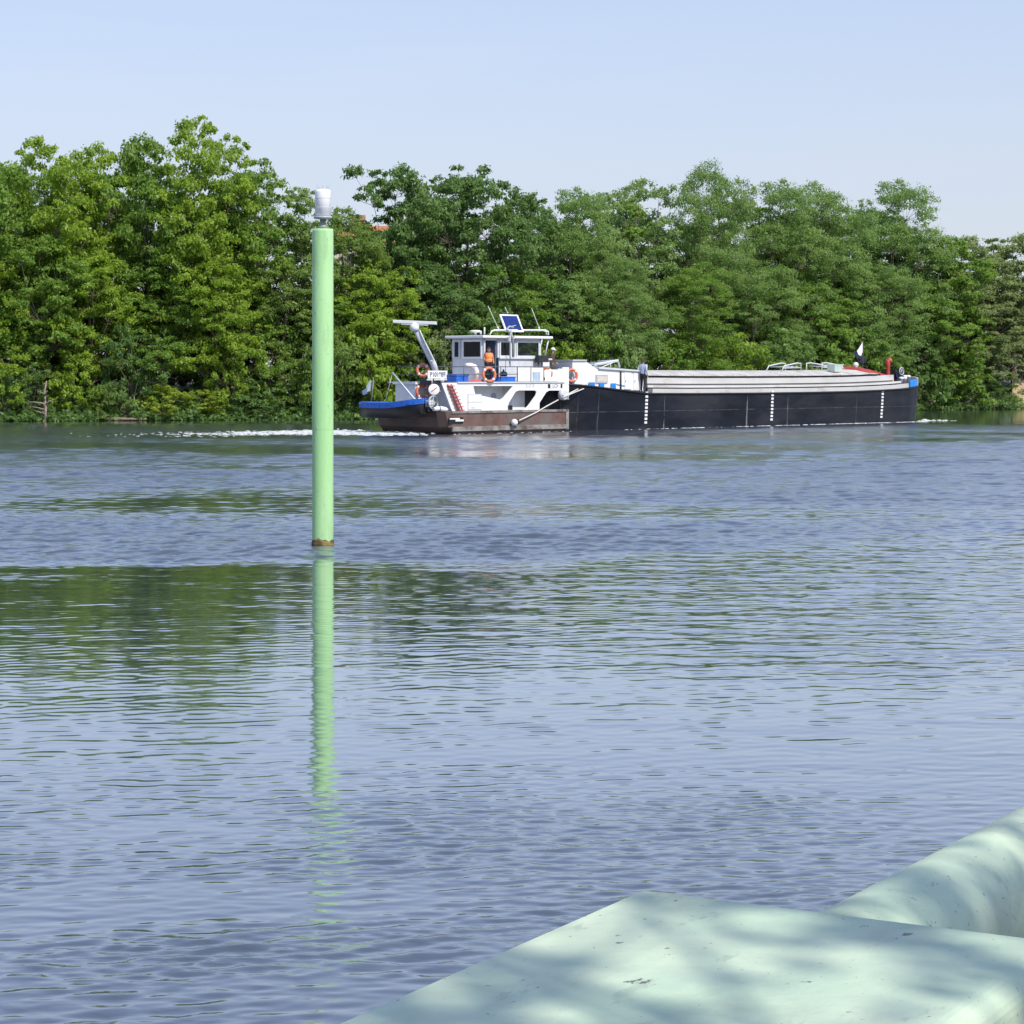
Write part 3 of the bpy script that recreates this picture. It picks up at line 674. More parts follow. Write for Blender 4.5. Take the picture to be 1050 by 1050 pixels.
# ------------------------------------------------------------------ barge
BO = (10, 2.5, 0)                                # its base in the common frame
barge = tag(empty('cargo_barge', W(*BO), PHI), 'long black hulled cargo barge with white hatch covers, pushed from behind', 'barge')
def barge_hull_mat():
    m = M_('black_tarred_hull', (.0085,.0105,.018), .5, .45, 1.3, spec=.25, stretch=(.35,1,1), col2=(.030,.031,.036), thr=.56, soft=.12, scale2=.7)
    t = m.node_tree; N = t.nodes; L = t.links; p = N['Principled BSDF']
    src = p.inputs['Base Color'].links[0].from_socket
    tc = N.new('ShaderNodeTexCoord'); sx = N.new('ShaderNodeSeparateXYZ'); L.new(tc.outputs['Object'], sx.inputs[0])
    nz = N.new('ShaderNodeTexNoise'); nz.inputs['Scale'].default_value = 2.2; nz.inputs['Detail'].default_value = 5; L.new(tc.outputs['Object'], nz.inputs[0])
    acc = None
    def mth(op, a, b, c=None):
        n = N.new('ShaderNodeMath'); n.operation = op
        for i, x in enumerate((a, b, c)):
            if x is None: continue
            if isinstance(x, (int, float)): n.inputs[i].default_value = x
            else: L.new(x, n.inputs[i])
        return n.outputs[0]
    for s0, wd, st in ((1.45,.07,.55), (8.35,.09,.8), (11.95,.05,.45), (18.4,.06,.18), (-3.6,.08,.22), (-5.0,.06,.14)):
        dd = mth('ABSOLUTE', mth('SUBTRACT', mth('MULTIPLY_ADD', nz.outputs[0], .08, sx.outputs[0]), s0-BO[0]+.04), 0)
        wv = mth('MULTIPLY_ADD', sx.outputs[2], -wd*.40, wd*1.05)      # drips widen downwards
        v = mth('MULTIPLY', mth('SUBTRACT', 1.0, mth('MINIMUM', mth('DIVIDE', dd, wv), 1.0)), st)
        acc = v if acc is None else mth('MAXIMUM', acc, v)
    hz = mth('MULTIPLY', mth('LESS_THAN', mth('ABSOLUTE', mth('SUBTRACT', sx.outputs[2], .92), 0), .018), .16)   # plate seam scrape
    acc = mth('MULTIPLY', mth('MAXIMUM', acc, hz), mth('MULTIPLY_ADD', nz.outputs[0], 3.4, -1.1))
    acc = mth('MAXIMUM', mth('MINIMUM', acc, 1.0), 0.0)
    mx = N.new('ShaderNodeMix'); mx.data_type = 'RGBA'; L.new(acc, mx.inputs[0]); L.new(src, mx.inputs[6]); mx.inputs[7].default_value = (.42,.41,.39,1)
    L.new(mx.outputs[2], p.inputs['Base Color']); return m
MAT['hull'] = barge_hull_mat()
st = [(-6.9,.9,2.45),(-6.6,1.5,2.42),(-6.0,2.05,2.38),(-5.0,2.38,2.32),(-4,2.48,2.24),(-2.5,2.5,2.10),(-.6,2.5,1.93),(.2,2.5,1.86),(4,2.5,1.83),(9,2.5,1.82),(14,2.5,1.83),(18,2.5,1.86),(21,2.5,1.92),(23.5,2.46,1.98),(25,2.34,2.04),(26.2,2.08,2.10),(27.1,1.65,2.16),(27.8,1.0,2.22),(28.1,.45,2.25)]
st = [(v[0]-max(0, v[0]-21)*1.5/7.1, v[1], v[2]) for v in st]
BX = lambda s_: s_-max(0, s_-21)*1.5/7.1
def half(s):
    for (a, ha, _), (b_, hb, _) in zip(st, st[1:]):
        if s <= b_: return ha+(hb-ha)*max(0, (s-a)/(b_-a))
    return .4
def sheer(s):
    for (a, _, za), (b_, _, zb) in zip(st, st[1:]):
        if s <= b_: return za+(zb-za)*max(0, (s-a)/(b_-a))
    return 2.25
b = MB(); fs_ = sorted(set([v[0] for v in st]+[-7+.5*k for k in range(1, 71) if -6.9 < -7+.5*k < st[-1][0]-.1]))
prt = lambda s_: .90+.07*max(0, min(1, (s_+6)/5))*max(0, min(1, (26-s_)/6))
for sg in (-1, 1):
    b.loft([[(s_,2.5+sg*half(s_),sheer(s_)-.12),(s_,2.5+sg*half(s_)*(.5+.5*prt(s_)),.9),(s_,2.5+sg*half(s_)*prt(s_),.35),(s_,2.5+sg*half(s_)*prt(s_),-.7)] for s_ in fs_], close=False, caps=False, smooth=True)
    b.loft([[(s_,2.5+sg*half(s_),sheer(s_)),(s_,2.5+sg*half(s_),sheer(s_)-.12)] for s_ in fs_], close=False, caps=False)
b.loft([[(s_,2.5-half(s_),sheer(s_)),(s_,2.5+half(s_),sheer(s_))] for s_ in fs_], close=False, caps=False)
b.loft([[(s_,2.5-half(s_)*prt(s_),-.7),(s_,2.5+half(s_)*prt(s_),-.7)] for s_ in fs_], close=False, caps=False)
for s_ in (fs_[0], fs_[-1]):
    h_ = half(s_); p_ = prt(s_); b.add([(s_,2.5-h_,sheer(s_)),(s_,2.5-h_*p_,.35),(s_,2.5-h_*p_,-.7),(s_,2.5+h_*p_,-.7),(s_,2.5+h_*p_,.35),(s_,2.5+h_,sheer(s_))], [(0,1,2,3,4,5)])
b.build('hull', MAT['hull'], barge, BO)
b = MB()                                         # gunwale bar along the near and far sides
for sg in (1, -1):
    b.tube([(s_, 2.5-sg*(hw+.015), zs-.05) for s_, hw, zs in st], .055, 6)
b.build('gunwale', MAT['black'], barge, BO)
# white side deck edge and coaming
def strip(name, s0, s1, tn, z0, z1, mat, parent=barge, n=14, both=True, thick=.06, lift=True, taper=0):
    b = MB()
    for side in ((0, 1) if both else (0,)):
        rg_ = []
        for k in range(n+1):
            s_ = s0+(s1-s0)*k/n; dz = (sheer(s_)-1.85) if lift else 0
            q = tn+(2.5-half(s_)); y0, y1 = q, q+thick
            if side: y0, y1 = 5-q-thick, 5-q
            zt = z1-(taper*max(0, k/n-.75)*4*(z1-z0))
            rg_.append([(s_,y0,z0+dz),(s_,y0,zt+dz),(s_,y1,zt+dz),(s_,y1,z0+dz)])
        b.loft(rg_)
    return b.build(name, mat, parent, BO)
strip('side_deck_edge', .55, 24.3, .06, 1.84, 2.06, MAT['offwhite'], thick=.34)
strip('deck_rail', .6, 23.6, .44, 2.125, 2.245, MAT['offwhite'], thick=.10)
strip('shaded_coaming_foot', .7, 22.9, .585, 1.9, 2.325, MAT['rail'], thick=.08)  # dark colour paints the shade in the gaps around the deck rail
strip('coaming', .7, 22.9, .56, 2.33, 2.64, MAT['offwhite'], thick=.12, taper=.0)
strip('lid_shadow_strip', .7, 21.6, .60, 2.60, 2.73, MAT['black'], thick=.10)  # black strip painted in for the shadow below the lid overhang
for end in (.7, 22.82):
    b = MB(); b.box(end, end+.08, .6, 4.4, 1.9, 2.66 if end < 2 else 2.7); b.build('coaming_end', MAT['offwhite'], barge, BO)
nl = 11; Ls = (21.2-.6)/nl
for k in range(nl):
    s0 = .6+k*Ls; s1 = s0+Ls-.03; b = MB(); dz0, dz1 = sheer(s0)-1.85, sheer(s1)-1.85
    zr = .26
    sec = lambda s_, dz: [(s_,.46,2.78+dz),(s_,1.4,2.78+dz+zr*.72),(s_,2.5,2.78+dz+zr),(s_,3.6,2.78+dz+zr*.72),(s_,4.54,2.78+dz),(s_,4.54,2.735+dz),(s_,.46,2.735+dz)]
    if k == nl-1: b.loft([sec(s0,dz0), sec((s0+s1)/2,dz1), [(p[0],p[1],2.735+dz1+max(0,(p[2]-2.735-dz1)*.45)) for p in sec(s1,dz1)]])
    else: b.loft([sec(s0,dz0), sec(s1,dz1)])
    b.build('hatch_cover', MAT['lid'], barge, BO)
# draught marks: nine white squares in a column
for px in (663, 792, 905):
    s0 = S(px, 0); b = MB(); hw = half(s0)
    for k in range(9):
        zz = .28+k*.2*(1.52/1.6)
        qn = (2.5-hw)-.012+ (hw*.03 if k < 3 else .02)*0
        p__ = prt(s0); zq = zz+.05; m9 = hw*(.5+.5*p__); off = 2.5-(m9+(hw-m9)*(zq-.9)/(sheer(s0)-1.02) if zq > .9 else hw*p__+(m9-hw*p__)*max(0, (zq-.35)/.55))
        b.box(s0-.10, s0+.10, off-.022, off+.004, zz, zz+.115)
    b.build('draught_mark', MAT['white'], barge, BO)
# aft cabin
cab = MB()
poly = [sz(587,394,.5), sz(587,370,.5), sz(600,370.2,.5), sz(612,378.3,.5), sz(661,380.0,.5), sz(661,401.5,.5)]
cab.prism(poly, .5, 4.5); cabin = cab.build('cabin', MAT['white'], barge, BO)
b = MB(); s0, z0 = sz(610.5,393,.5); s1, z1 = sz(622.5,384.2,.5); b.box(s0, s1, .455, .499, z0, z1); wf = b.build('window', MAT['grey'], cabin, BO)
b = MB(); b.box(s0+.08, s1-.08, .447, .4545, z0+.07, z1-.07); b.build('pane', M_('curtained_pane', (.62,.58,.50), .2, .1, 8), wf, BO)
for a_, c_, y0_, y1_ in ((603.5,609.5,392,396.8),(614.3,619,392.6,398.3),(626.3,631,393,400)):
    b = MB(); s0, z0 = sz(a_, y1_, .46); s1, z1 = sz(c_, y0_, .46); b.box(s0, s1, .42, .454, z0+.02, z1); b.build('shutter', MAT['sky_blue'], cabin, BO)
b = MB(); s0, z0 = sz(632,393.6,.46); s1, z1 = sz(642,396.4,.46); b.prism([(s0,z0),(s0+.15,z0-.06),(s1,z1),(s1-.12,z1+.06)], .47, .4985); b.build('arrow_mark', MAT['sky_blue'], cabin, BO)
b = MB(); s0, _ = sz(636.7,381,.44); b.tube([(s0,.44,1.95),(s0,.44,Z(380.5,s0,.44))], .035, 8); b.build('drainpipe', MAT['black'], cabin, BO)
b = MB(); s0, z0 = sz(613,378.6,.5); s1, z1 = sz(654,380.2,.5); b.loft([[(s0,.40,z0+.02),(s0,2.5,z0+.16),(s0,4.6,z0+.02),(s0,4.6,z0+.10),(s0,2.5,z0+.24),(s0,.40,z0+.10)],[(s1,.40,z0-.12),(s1,2.5,z0+.02),(s1,4.6,z0-.12),(s1,4.6,z0-.04),(s1,2.5,z0+.10),(s1,.40,z0-.04)]])
b.build('roof', MAT['lgrey'], cabin, BO)
b = MB(); s0, z0 = sz(587,370,.5); s1, _ = sz(600,370.2,.5); b.box(s0-.06, s1+.04, .42, 4.58, z0+.004, z0+.06); b.build('roof_cap', MAT['lgrey'], cabin, BO)
for a_, c_, y0_, y1_ in ((640,647,382,399.3),(649.5,657,381.5,400.2)):
    b = MB(); s0, z0 = sz(a_, y1_, .5); s1, z1 = sz(c_, y0_, .5); b.box(s0, s1, .474, .499, z0, z1); dr = b.build('door', MAT['white'], cabin, BO, bevel=.012)
    b = MB(); b.box(s0+.05, s0+.10, .45, .473, (z0+z1)/2-.05, (z0+z1)/2+.05); b.build('handle', MAT['grey'], dr, BO)
# folded tubular skylight frame on the cabin roof
b = MB(); q = lambda px, py, t: (S(px,t), t, Z(py,S(px,t),t))
b.tube([q(609,373.8,1.6), q(633.5,369.2,1.6), q(635.5,376.2,1.6)], .05, 6); b.tube([q(609,374.8,3.0), q(633.5,370.2,3.0), q(635.5,376.8,3.0)], .05, 6)
for px, py in ((612,373.5),(624,371.5),(633.5,369.5)): b.tube([q(px,py,1.6), (S(px,1.6),3.0,Z(py,S(px,1.6),1.6)-.03)], .035, 6)
b.tube([q(616,377,1.6), q(630,371,1.6)], .03, 6); b.tube([q(626,376.5,1.6), q(626,371.2,1.6)], .03, 6)
b.build('folded_frame', MAT['lgrey'], barge, BO)
# bow fittings
b = MB(); pth = [s_ for s_ in (24.9,25.4,26.0,26.6)]
b.loft([[(s_,2.5-half(s_)-.01,sheer(s_)+.02),(s_,2.5-half(s_)+.05,sheer(s_)+.02),(s_,2.5-half(s_)+.05,sheer(s_)+.42),(s_,2.5-half(s_)-.01,sheer(s_)+.42)] for s_ in (23.9,24.4,24.9,25.3)])
b.build('bow_bulwark', MAT['sky_blue'], barge, BO)
b = MB(); b.loft([[(s_,2.5-half(s_)*k_-.01,sheer(s_)+.02),(s_,2.5-half(s_)*k_+.06,sheer(s_)+.02),(s_,2.5-half(s_)*k_+.06,sheer(s_)+.44),(s_,2.5-half(s_)*k_-.01,sheer(s_)+.44)] for s_, k_ in ((25.33,1),(25.7,1),(26.05,1),(26.3,1),(26.59,1),(26.66,0),(26.59,-1),(26.0,-1),(25.3,-1),(24.3,-1))])
b.build('bow_plate', MAT['white'], barge, BO)
# anchor windlass: dark drum, cheeks and crank
wl_ = tag(empty('anchor_windlass', W(25.1,2.3,2.12), PHI), 'dark anchor windlass with grey wheel on the barge bow beside the red post', 'windlass')
b = MB(); b.box(-.35,.35,-.7,.7,0,.35); b.build('base', MAT['dark'], wl_)
b = MB(); b.lathe((0,-.6,.62), [(.30,0),(.30,.06),(.16,.07),(.16,1.1),(.30,1.11),(.30,1.17)], 20, M=rotm((0,1,0))); b.build('drum', MAT['navy'], wl_)
b = MB(); b.torus((.05,-.72,.86), .22, .035, M=rotm((0,1,0)));
for k in range(3):
    a = k*math.pi/3; b.tube([(.05-.22*math.cos(a),-.72,.86-.22*math.sin(a)),(.05+.22*math.cos(a),-.72,.86+.22*math.sin(a))], .02, 5)
b.build('wheel', MAT['grey'], wl_)
b = MB(); b.box(-.28,-.12,-.5,.5,.3,.98); b.build('frame', MAT['dark'], wl_)
# red post with pale top
rp_ = tag(empty('red_post', W(24.35,2.0,2.0), PHI), 'upright red ventilator post near the barge bow', 'ventilator')
b = MB(); b.lathe((0,0,0), [(.20,0),(.14,.15),(.12,1.25),(.135,1.3),(.15,1.58),(.09,1.70)], 18); b.build('pipe', MAT['red'], rp_)
b = MB(); b.lathe((.06,-.02,1.58), [(.13,0),(.17,.05),(.14,.17),(.05,.20)], 16, M=rotm((.5,-.6,.5))); b.build('cowl', MAT['pink'], rp_)
# white bollards and coiled gear by the bow
for k, (s_, t_, col_) in enumerate(((24.3,.9,'white'),(25.7,1.6,'white'))):
    bo_ = tag(empty('mooring_bollard', W(s_,t_,sheer(s_)+.0), PHI), ('white mooring bollard beside the red post on the bow deck','white mooring bollard nearest the tip of the barge bow')[k], 'bollard', 'white bollards on the barge bow')
    for dx in (-.18,.18):
        b = MB(); b.lathe((dx,0,0), [(.10,0),(.10,.45),(.14,.47),(.14,.56),(.05,.60)], 14); b.build('bitt', MAT[col_], bo_)
    b = MB(); b.box(-.32,.32,-.14,.14,0,.04); b.build('base', MAT['rub'], bo_)
# red tarpaulin heap over gear, on the forward hatch
tp_ = MB(); rr = random.Random(4); n1, n2 = 16, 8; s0, s1 = 20.3, 23.4
rings = []
for i in range(n1+1):
    u = i/n1; pk = 1.0 if u < .30 else max(.0, 1-(u-.30)/.70)**.85
    pk *= min(1, u/.12+.25); hh = .08+.40*pk; base_z = 2.80-.10*u+(0 if u < .6 else -.04)
    row = []
    for j in range(n2+1):
        v = j/n2; yy = .95+2.6*v; zz = base_z+hh*(math.sin(math.pi*(.08+.84*v))**.8)+rr.uniform(-.03,.03)
        row.append((s0+(s1-s0)*u+rr.uniform(-.03,.03), yy, zz))
    row = [(row[0][0], .92, base_z-.25)]+row+[(row[-1][0], 3.58, base_z-.25)]
    rings.append(row)
tp_.loft(rings, close=False, caps=False, smooth=True)
o = tp_.build('tarpaulin', MAT['tarp'], None, (22.4,2.2,2.7), loc=W(22.4,2.2,2.7), rz=PHI); tag(o, 'red tarpaulin heap covering gear at the forward end of the hatch covers', 'tarpaulin')
b = MB(); b.ball((0,0,.14), .16, n=10, sc=(1,1,.9)); b.lathe((0,0,0), [(.12,0),(.10,.05)], 12)
o = b.build('float_ball', MAT['white'], None, loc=W(20.95,1.9,3.22), rz=PHI); tag(o, 'white ball float resting on the red tarpaulin', 'float')
# flags
def flag(name, s_, t_, z_, h, poly, mats, label, lean=(0,0), pole_mat='rail', thick=.022):
    e = tag(empty(name, W(s_,t_,z_), PHI), label, 'flag')
    b = MB(); b.tube([(0,0,0),(lean[0]*.5,lean[1]*.5,h*.5),(lean[0],lean[1],h)], thick, 8); b.build('pole', MAT[pole_mat], e)
    for k, (nm, pts, mt) in enumerate(zip(['cloth']*9, poly, mats)):
        b = MB(); n = len(pts)
        b.add([(p[0],p[1],p[2]) for p in pts]+[(p[0],p[1]+.012,p[2]) for p in pts], [tuple(range(n)), tuple(reversed(range(n,2*n)))]+[(i,(i+1)%n,(i+1)%n+n,i+n) for i in range(n)])
        b.build('cloth', MAT[mt], e)
    return e
flag('bow_flag', 22.5, 2.5, 2.6, 2.2, [[(.02,.0,2.14),(-.26,.04,1.80),(-.48,.08,1.56),(-.34,.06,1.34),(-.15,.02,1.28),(.0,.0,1.6)],
      [(-.15,.03,1.28),(-.34,.07,1.33),(-.62,.10,1.58),(-.80,.14,1.50),(-.58,.10,1.22),(-.16,.04,1.08)], [(.24,.0,1.12),(.02,0,1.32),(-.15,.03,1.08),(-.26,.06,.92),(.04,.02,.86),(.30,-.03,.96)]],
     ['cloth_white','navy','navy'], 'small white and navy flag fluttering above the barge bow by the red tarpaulin')
# low tubular frames lying on the hatches
def tube_frame(s_, t_, z_, l, label, flip):
    e = tag(empty('tubular_frame', W(s_,t_,z_), PHI), label, 'frame', 'white tubular frames on the hatch covers')
    for yy in (0, 1.1):
        b = MB(); pts = [(-l/2,yy,0),(-l/2*.75,yy,.26),(l/2*.6,yy,.42),(l/2,yy,.40),(l/2*1.02,yy,0)]
        if flip: pts = [(-p[0],p[1],p[2]) for p in pts]
        b.tube(pts, .038, 6); b.build('side_hoop', MAT['lgrey'], e)
    b = MB()
    for xx, zz in ((-.30*l,.20),(.05*l,.2),(.32*l,.22)): b.tube([(xx*(-1 if flip else 1),0,zz),(xx*(-1 if flip else 1),1.1,zz)], .028, 6)
    b.tube([(-l*.42,0,.13),(l*.48,0,.16)] if not flip else [(l*.42,0,.13),(-l*.48,0,.16)], .028, 6)
    b.build('crossbar', MAT['lgrey'], e); return e
tube_frame(S(811.5,2.2), 2.2, 3.02, 1.75, 'white low tubular frame lying on the middle hatch covers, the left one', False)
tube_frame(S(854.5,2.2), 2.2, 3.04, 2.2, 'white low tubular frame beside the pale green tub, the right one', True)
b = MB(); b.loft([[(x*k,y*k,z) for x, y in ((-.42,-.3),(.42,-.3),(.42,.3),(-.42,.3))] for k, z in ((.72,0),(.8,.06),(1,.40),(1.06,.42),(1.06,.45),(.95,.45),(.75,.12))])
o = b.build('plastic_tub', MAT['green_tub'], None, loc=W(S(856,1.1),1.1,2.93), rz=PHI, bevel=.02); tag(o, 'pale green plastic tub standing on the forward hatch cover', 'tub')

# ------------------------------------------------------------------ pusher tug
TO = (-10.2, 2.6, 0)
tug = tag(empty('pusher_tug', W(*TO), PHI), 'white pusher tug with rusty brown hull and small glazed wheelhouse behind the barge', 'tug')
TB = 5.2                                          # beam
def TP_(name, b, mat, parent=None, **k): return b.build(name, mat, parent or tug, TO, **k)
q3 = lambda px, py, t: (S(px, t), t, Z(py, S(px, t), t))
s_aft, s_fwd = -14.5, -6.0
def outline(z, ins, aft):
    pts = []
    for s_, t_ in ((s_fwd,ins),(s_fwd,TB-ins),(aft+1.0,TB-ins),(aft+.35,TB-ins-.12),(aft,TB-ins-.55),(aft,ins+.55),(aft+.18,ins+.10),(aft+.45,ins)):
        pts.append((s_, t_, z))
    return pts
b = MB(); b.loft([outline(-.8,.25,s_aft+1.6), outline(.05,.06,s_aft+.55), outline(.34,0,s_aft+.2), outline(1.06,0,s_aft)]); hull = TP_('hull', b, MAT['rust'])
b = MB()                                          # transom plate, stern shade put in as darker brown, with propeller tunnel arch
n = 14; bot = [.05+.42*max(0, math.sin(math.pi*(i/n)))**.7*(1 if .12 < i/n < .9 else .2) for i in range(n+1)]
b.loft([[(s_aft-.02+.55*(1-(z-.05)/1.0)*.9-.03, .55+(TB-1.1)*i/n, z) for z in (bot[i], 1.02)] for i in range(n+1)], close=False, caps=False)
TP_('transom', b, MAT['stern'])
b = MB(); b.loft([[(s_, -.07, .14),(s_, 0.02, .12),(s_, .02, .36),(s_, -.07, .34)] for s_ in (s_aft+.5, -10, s_fwd+.02)]); TP_('rubbing_strake', b, MAT['rub'])
b = MB(); b.loft([[(s_, -.05, .98),(s_, 0.10, .98),(s_, .10, 1.09),(s_, -.05, 1.09)] for s_ in (s_aft+.5, -10, s_fwd+.02)]); TP_('top_rail', b, MAT['rub'])
b = MB(); b.box(s_fwd-.14, s_fwd+.06, -.05, TB+.05, .1, 1.09); TP_('bow_fender', b, MAT['rub'])
b = MB(); b.box(s_aft+.3, s_fwd-.1, .1, TB-.1, 1.062, 1.075); TP_('main_deck', b, MAT['deck'])
# fairlead opening in the hull side
s0, z0 = sz(460.5,434.5,-.02); s1, z1 = sz(475,427.8,-.02)
b = MB(); b.box(s0, s1, -.02, .004, z0, z1); fl = TP_('fairlead', b, MAT['black'])
b = MB(); b.box(s0+.02, (s0+s1)/2+.2, -.06, -.021, z1-.10, z1-.03); b.box((s0+s1)/2-.08, s1-.02, -.07, -.021, z0+.10, z0+.19); TP_('roller', b, MAT['white'], fl)
# white side plating: starboard (seen) and port
def plating(t0, t1):
    P = lambda px, py: sz(px, py, .28)
    o = [P(452.5,392.6), P(485,392.6), P(485,395.8), P(487,404.2), P(512.5,409.8), P(515.5,408), P(526,395.8), P(485.05,395.8), P(485.05,392.6),
         P(572,392.6), P(572,378), P(576.5,378), P(576.5,376.5), P(583,376.5), P(583,409.5), P(577,409.8), P(577,400.4), P(563,400.4), P(560,402), P(553,413), P(552.8,421.3),
         P(536,421.8), P(541,416.5), P(549,405.5), P(550,402), P(548.5,400.3), P(532,400.3), P(528.5,401.6), P(521.5,413), P(520,422.2), P(463.5,423.6)]
    o = [(s_, max(z_, 1.078)) for s_, z_ in o]
    b = MB(); b.prism(o, t0, t1); return b
side = TP_('side_plating', plating(.26,.31), MAT['white'])
b = MB(); b.box(-12.6, -6.2, TB-.31, TB-.26, 1.08, 2.46); TP_('side_plating', b, MAT['white'])
# storage hatch door in the side plating, two leaves
s0, z0 = sz(480,420.6,.25); s1, z1 = sz(493.3,404.6,.25); zm = z0+(z1-z0)*.51
b = MB(); b.box(s0-.03, s1+.03, .249, .2595, z0-.0, z1+.03); df = TP_('hatch_frame', b, MAT['grey'])
for za, zb in ((z0+.03, zm-.015), (zm+.015, z1)):
    b = MB(); b.box(s0, s1, .232, .2485, za, zb); TP_('hatch_leaf', b, MAT['white'], df)
b = MB(); b.box(s0+.2, s0+.42, .215, .231, z0+.10, z0+.13); TP_('handle', b, MAT['grey'], df)
# bollard chock on the plating foot
b = MB(); s_, z_ = sz(523,419,.2); b.box(s_-.09,s_+.09,.12,.25,1.1,1.32); TP_('chock', b, MAT['black'])
# deckhouse behind the plating, upper deck on top
dh = MB(); dh.box(-12.5, -8.0, 1.0, 4.3, 1.076, 2.38); dhs = TP_('deckhouse', dh, MAT['white'])
for px in (531,): pass
for s_a, s_b in ((-9.55,-8.95),):
    b = MB(); b.box(s_a, s_b, .965, .9985, 1.15, 2.25); dd = TP_('door', b, MAT['lgrey'], dhs, bevel=.02)
b = MB(); b.lathe((-10.2,.985,1.75), [(.16,-.02),(.16,.02),(.12,.03)], 18, M=rotm((0,-1,0))); TP_('porthole', b, MAT['grey'], dhs)
b = MB(); b.box(-13.4, -5.95, .20, TB-.2, 2.40, 2.46); TP_('upper_deck', b, MAT['lgrey'])
b = MB(); b.box(-6.02, -5.93, .32, TB-.32, 2.461, 3.02); TP_('bow_bulwark', b, MAT['white'])
b = MB(); b.box(-6.0, -5.92, .5, TB-.5, 1.09, 2.39); TP_('push_frame', b, MAT['black'])
# locker-like white stern house with rounded lip at the port quarter
s0 = S(426,3.0); s1 = S(441,3.0)
b = MB(); b.box(s0, s1+.1, 3.0, 4.4, 1.08, 2.33); b.box(s0-.10, s1+.15, 2.9, 4.5, 2.335, 2.46); TP_('stern_house', b, MAT['white'])
# red ladder leaning on the plating
lb0, lb1 = q3(471.0,422.2,.13), q3(459.0,394.0,.20)
b = MB()
for dx in (0, .24):
    b.tube([(lb0[0]+dx,lb0[1],lb0[2]),(lb1[0]+dx,lb1[1],lb1[2])], .035, 6)
for k in range(8):
    u = (k+.5)/8; p = [lb0[i]+(lb1[i]-lb0[i])*u for i in range(3)]
    b.obox((p[0]+.14, p[1]-.02, p[2]), .34, .20, .045)
TP_('ladder', b, MAT['pink'])
# side railing on the upper deck
b = MB(); zr = 3.18
for s_ in (-12.9,-11.6,-10.4,-9.25,-8.3,-7.4,-6.3): b.tube([(s_,.30,2.46),(s_,.30,zr)], .022, 6)
b.tube([(-12.9,.30,zr),(-6.3,.30,zr)], .024, 6); b.tube([(-12.9,.30,2.82),(-9.2,.30,2.82)], .018, 6)
b.tube([(-12.9,.30,zr),(-12.9,TB-.3,zr)], .024, 6); b.tube([(-12.9,.30,2.82),(-12.9,TB-.3,2.82)], .018, 6)
for t_ in (1.6,2.8,4.0): b.tube([(-12.9,t_,2.46),(-12.9,t_,zr)], .022, 6)
TP_('railing', b, MAT['rail'])
b = MB()                                          # white canvas weather panels along the forward railing
for sa, sb in ((-9.22,-8.34),(-8.28,-7.43)): b.box(sa, sb, .285, .30, 2.48, 3.14)
TP_('weather_panel', b, MAT['white'])
b = MB(); s0, z0 = sz(546.5,391,.27); s1, z1 = sz(553.6,381.5,.27); b.box(s0, s1, .25, .28, z0, z1); TP_('notice_board', b, MAT['pale_blue'])
b = MB(); b.box(-7.3,-6.35,.285,.30,2.48,3.05); TP_('weather_panel', b, MAT['white'])
# wheelhouse: low walls, corner pillars, glazed openings, roof
wa, wf_, w0, w1 = -10.89, -6.88, .95, 3.15         # aft, front, near and far sides
zs, zh, zt = 2.46, 3.62, 4.56                      # deck, sill, roof underside
wh = MB()
wh.box(-9.86, wf_, w0, w0+.06, zs, zh); wh.box(wa, wf_, w1-.06, w1, zs, zh); wh.box(wa, wa+.06, w0, w1, zs, zh); wh.box(wf_-.06, wf_, w0+.06, w1-.06, zs, zh)
for s_, t_ in ((wa+.05,w0+.05),(wa+.05,w1-.05),(-9.9,w0+.05),(-9.0,w0+.05),(-8.72,w0+.05),(wf_-.05,w0+.05),(wf_-.05,w1-.05),(-9.0,w1-.05),(wa+.05,2.5)):
    wh.box(s_-.05, s_+.05, t_-.05, t_+.05, zh, zt)
wh.box(wa, wf_, w0, w0+.10, zt-.10, zt); wh.box(wa, wf_, w1-.10, w1, zt-.10, zt); wh.box(wa, wa+.10, w0+.1, w1-.1, zt-.10, zt)
house = TP_('wheelhouse', wh, MAT['lgrey'])
b = MB(); b.box(wa+.06, wf_-.06, w0+.06, w1-.06, zs+.002, zs+.03); TP_('wheelhouse_floor', b, MAT['deck'], house)
b = MB(); b.box(wa-.28, S(566,.8), .72, w1+.22, zt+.002, zt+.13); roof = TP_('roof', b, MAT['white'], bevel=.03)
b = MB(); b.box(-9.9, wf_+.32, w0-.10, w0+.0-.002, zh-.05, zh+.02); b.box(wf_+.002, wf_+.70, w0-.1, w1+.1, zh-.10, zh-.02); TP_('sill', b, MAT['lgrey'])
b = MB(); b.box(wf_+.002, wf_+.60, w0+.0, w1, zs, zh-.11); TP_('front_locker', b, MAT['white'])
b = MB(); b.tube([q3(558.5,366,.95), q3(562.5,347.5,.85)], .04, 6); TP_('front_stay', b, MAT['lgrey']); b = MB(); b.tube([q3(551,366,3.0), q3(556,348,3.0)], .035, 6); TP_('front_stay', b, MAT['lgrey'])
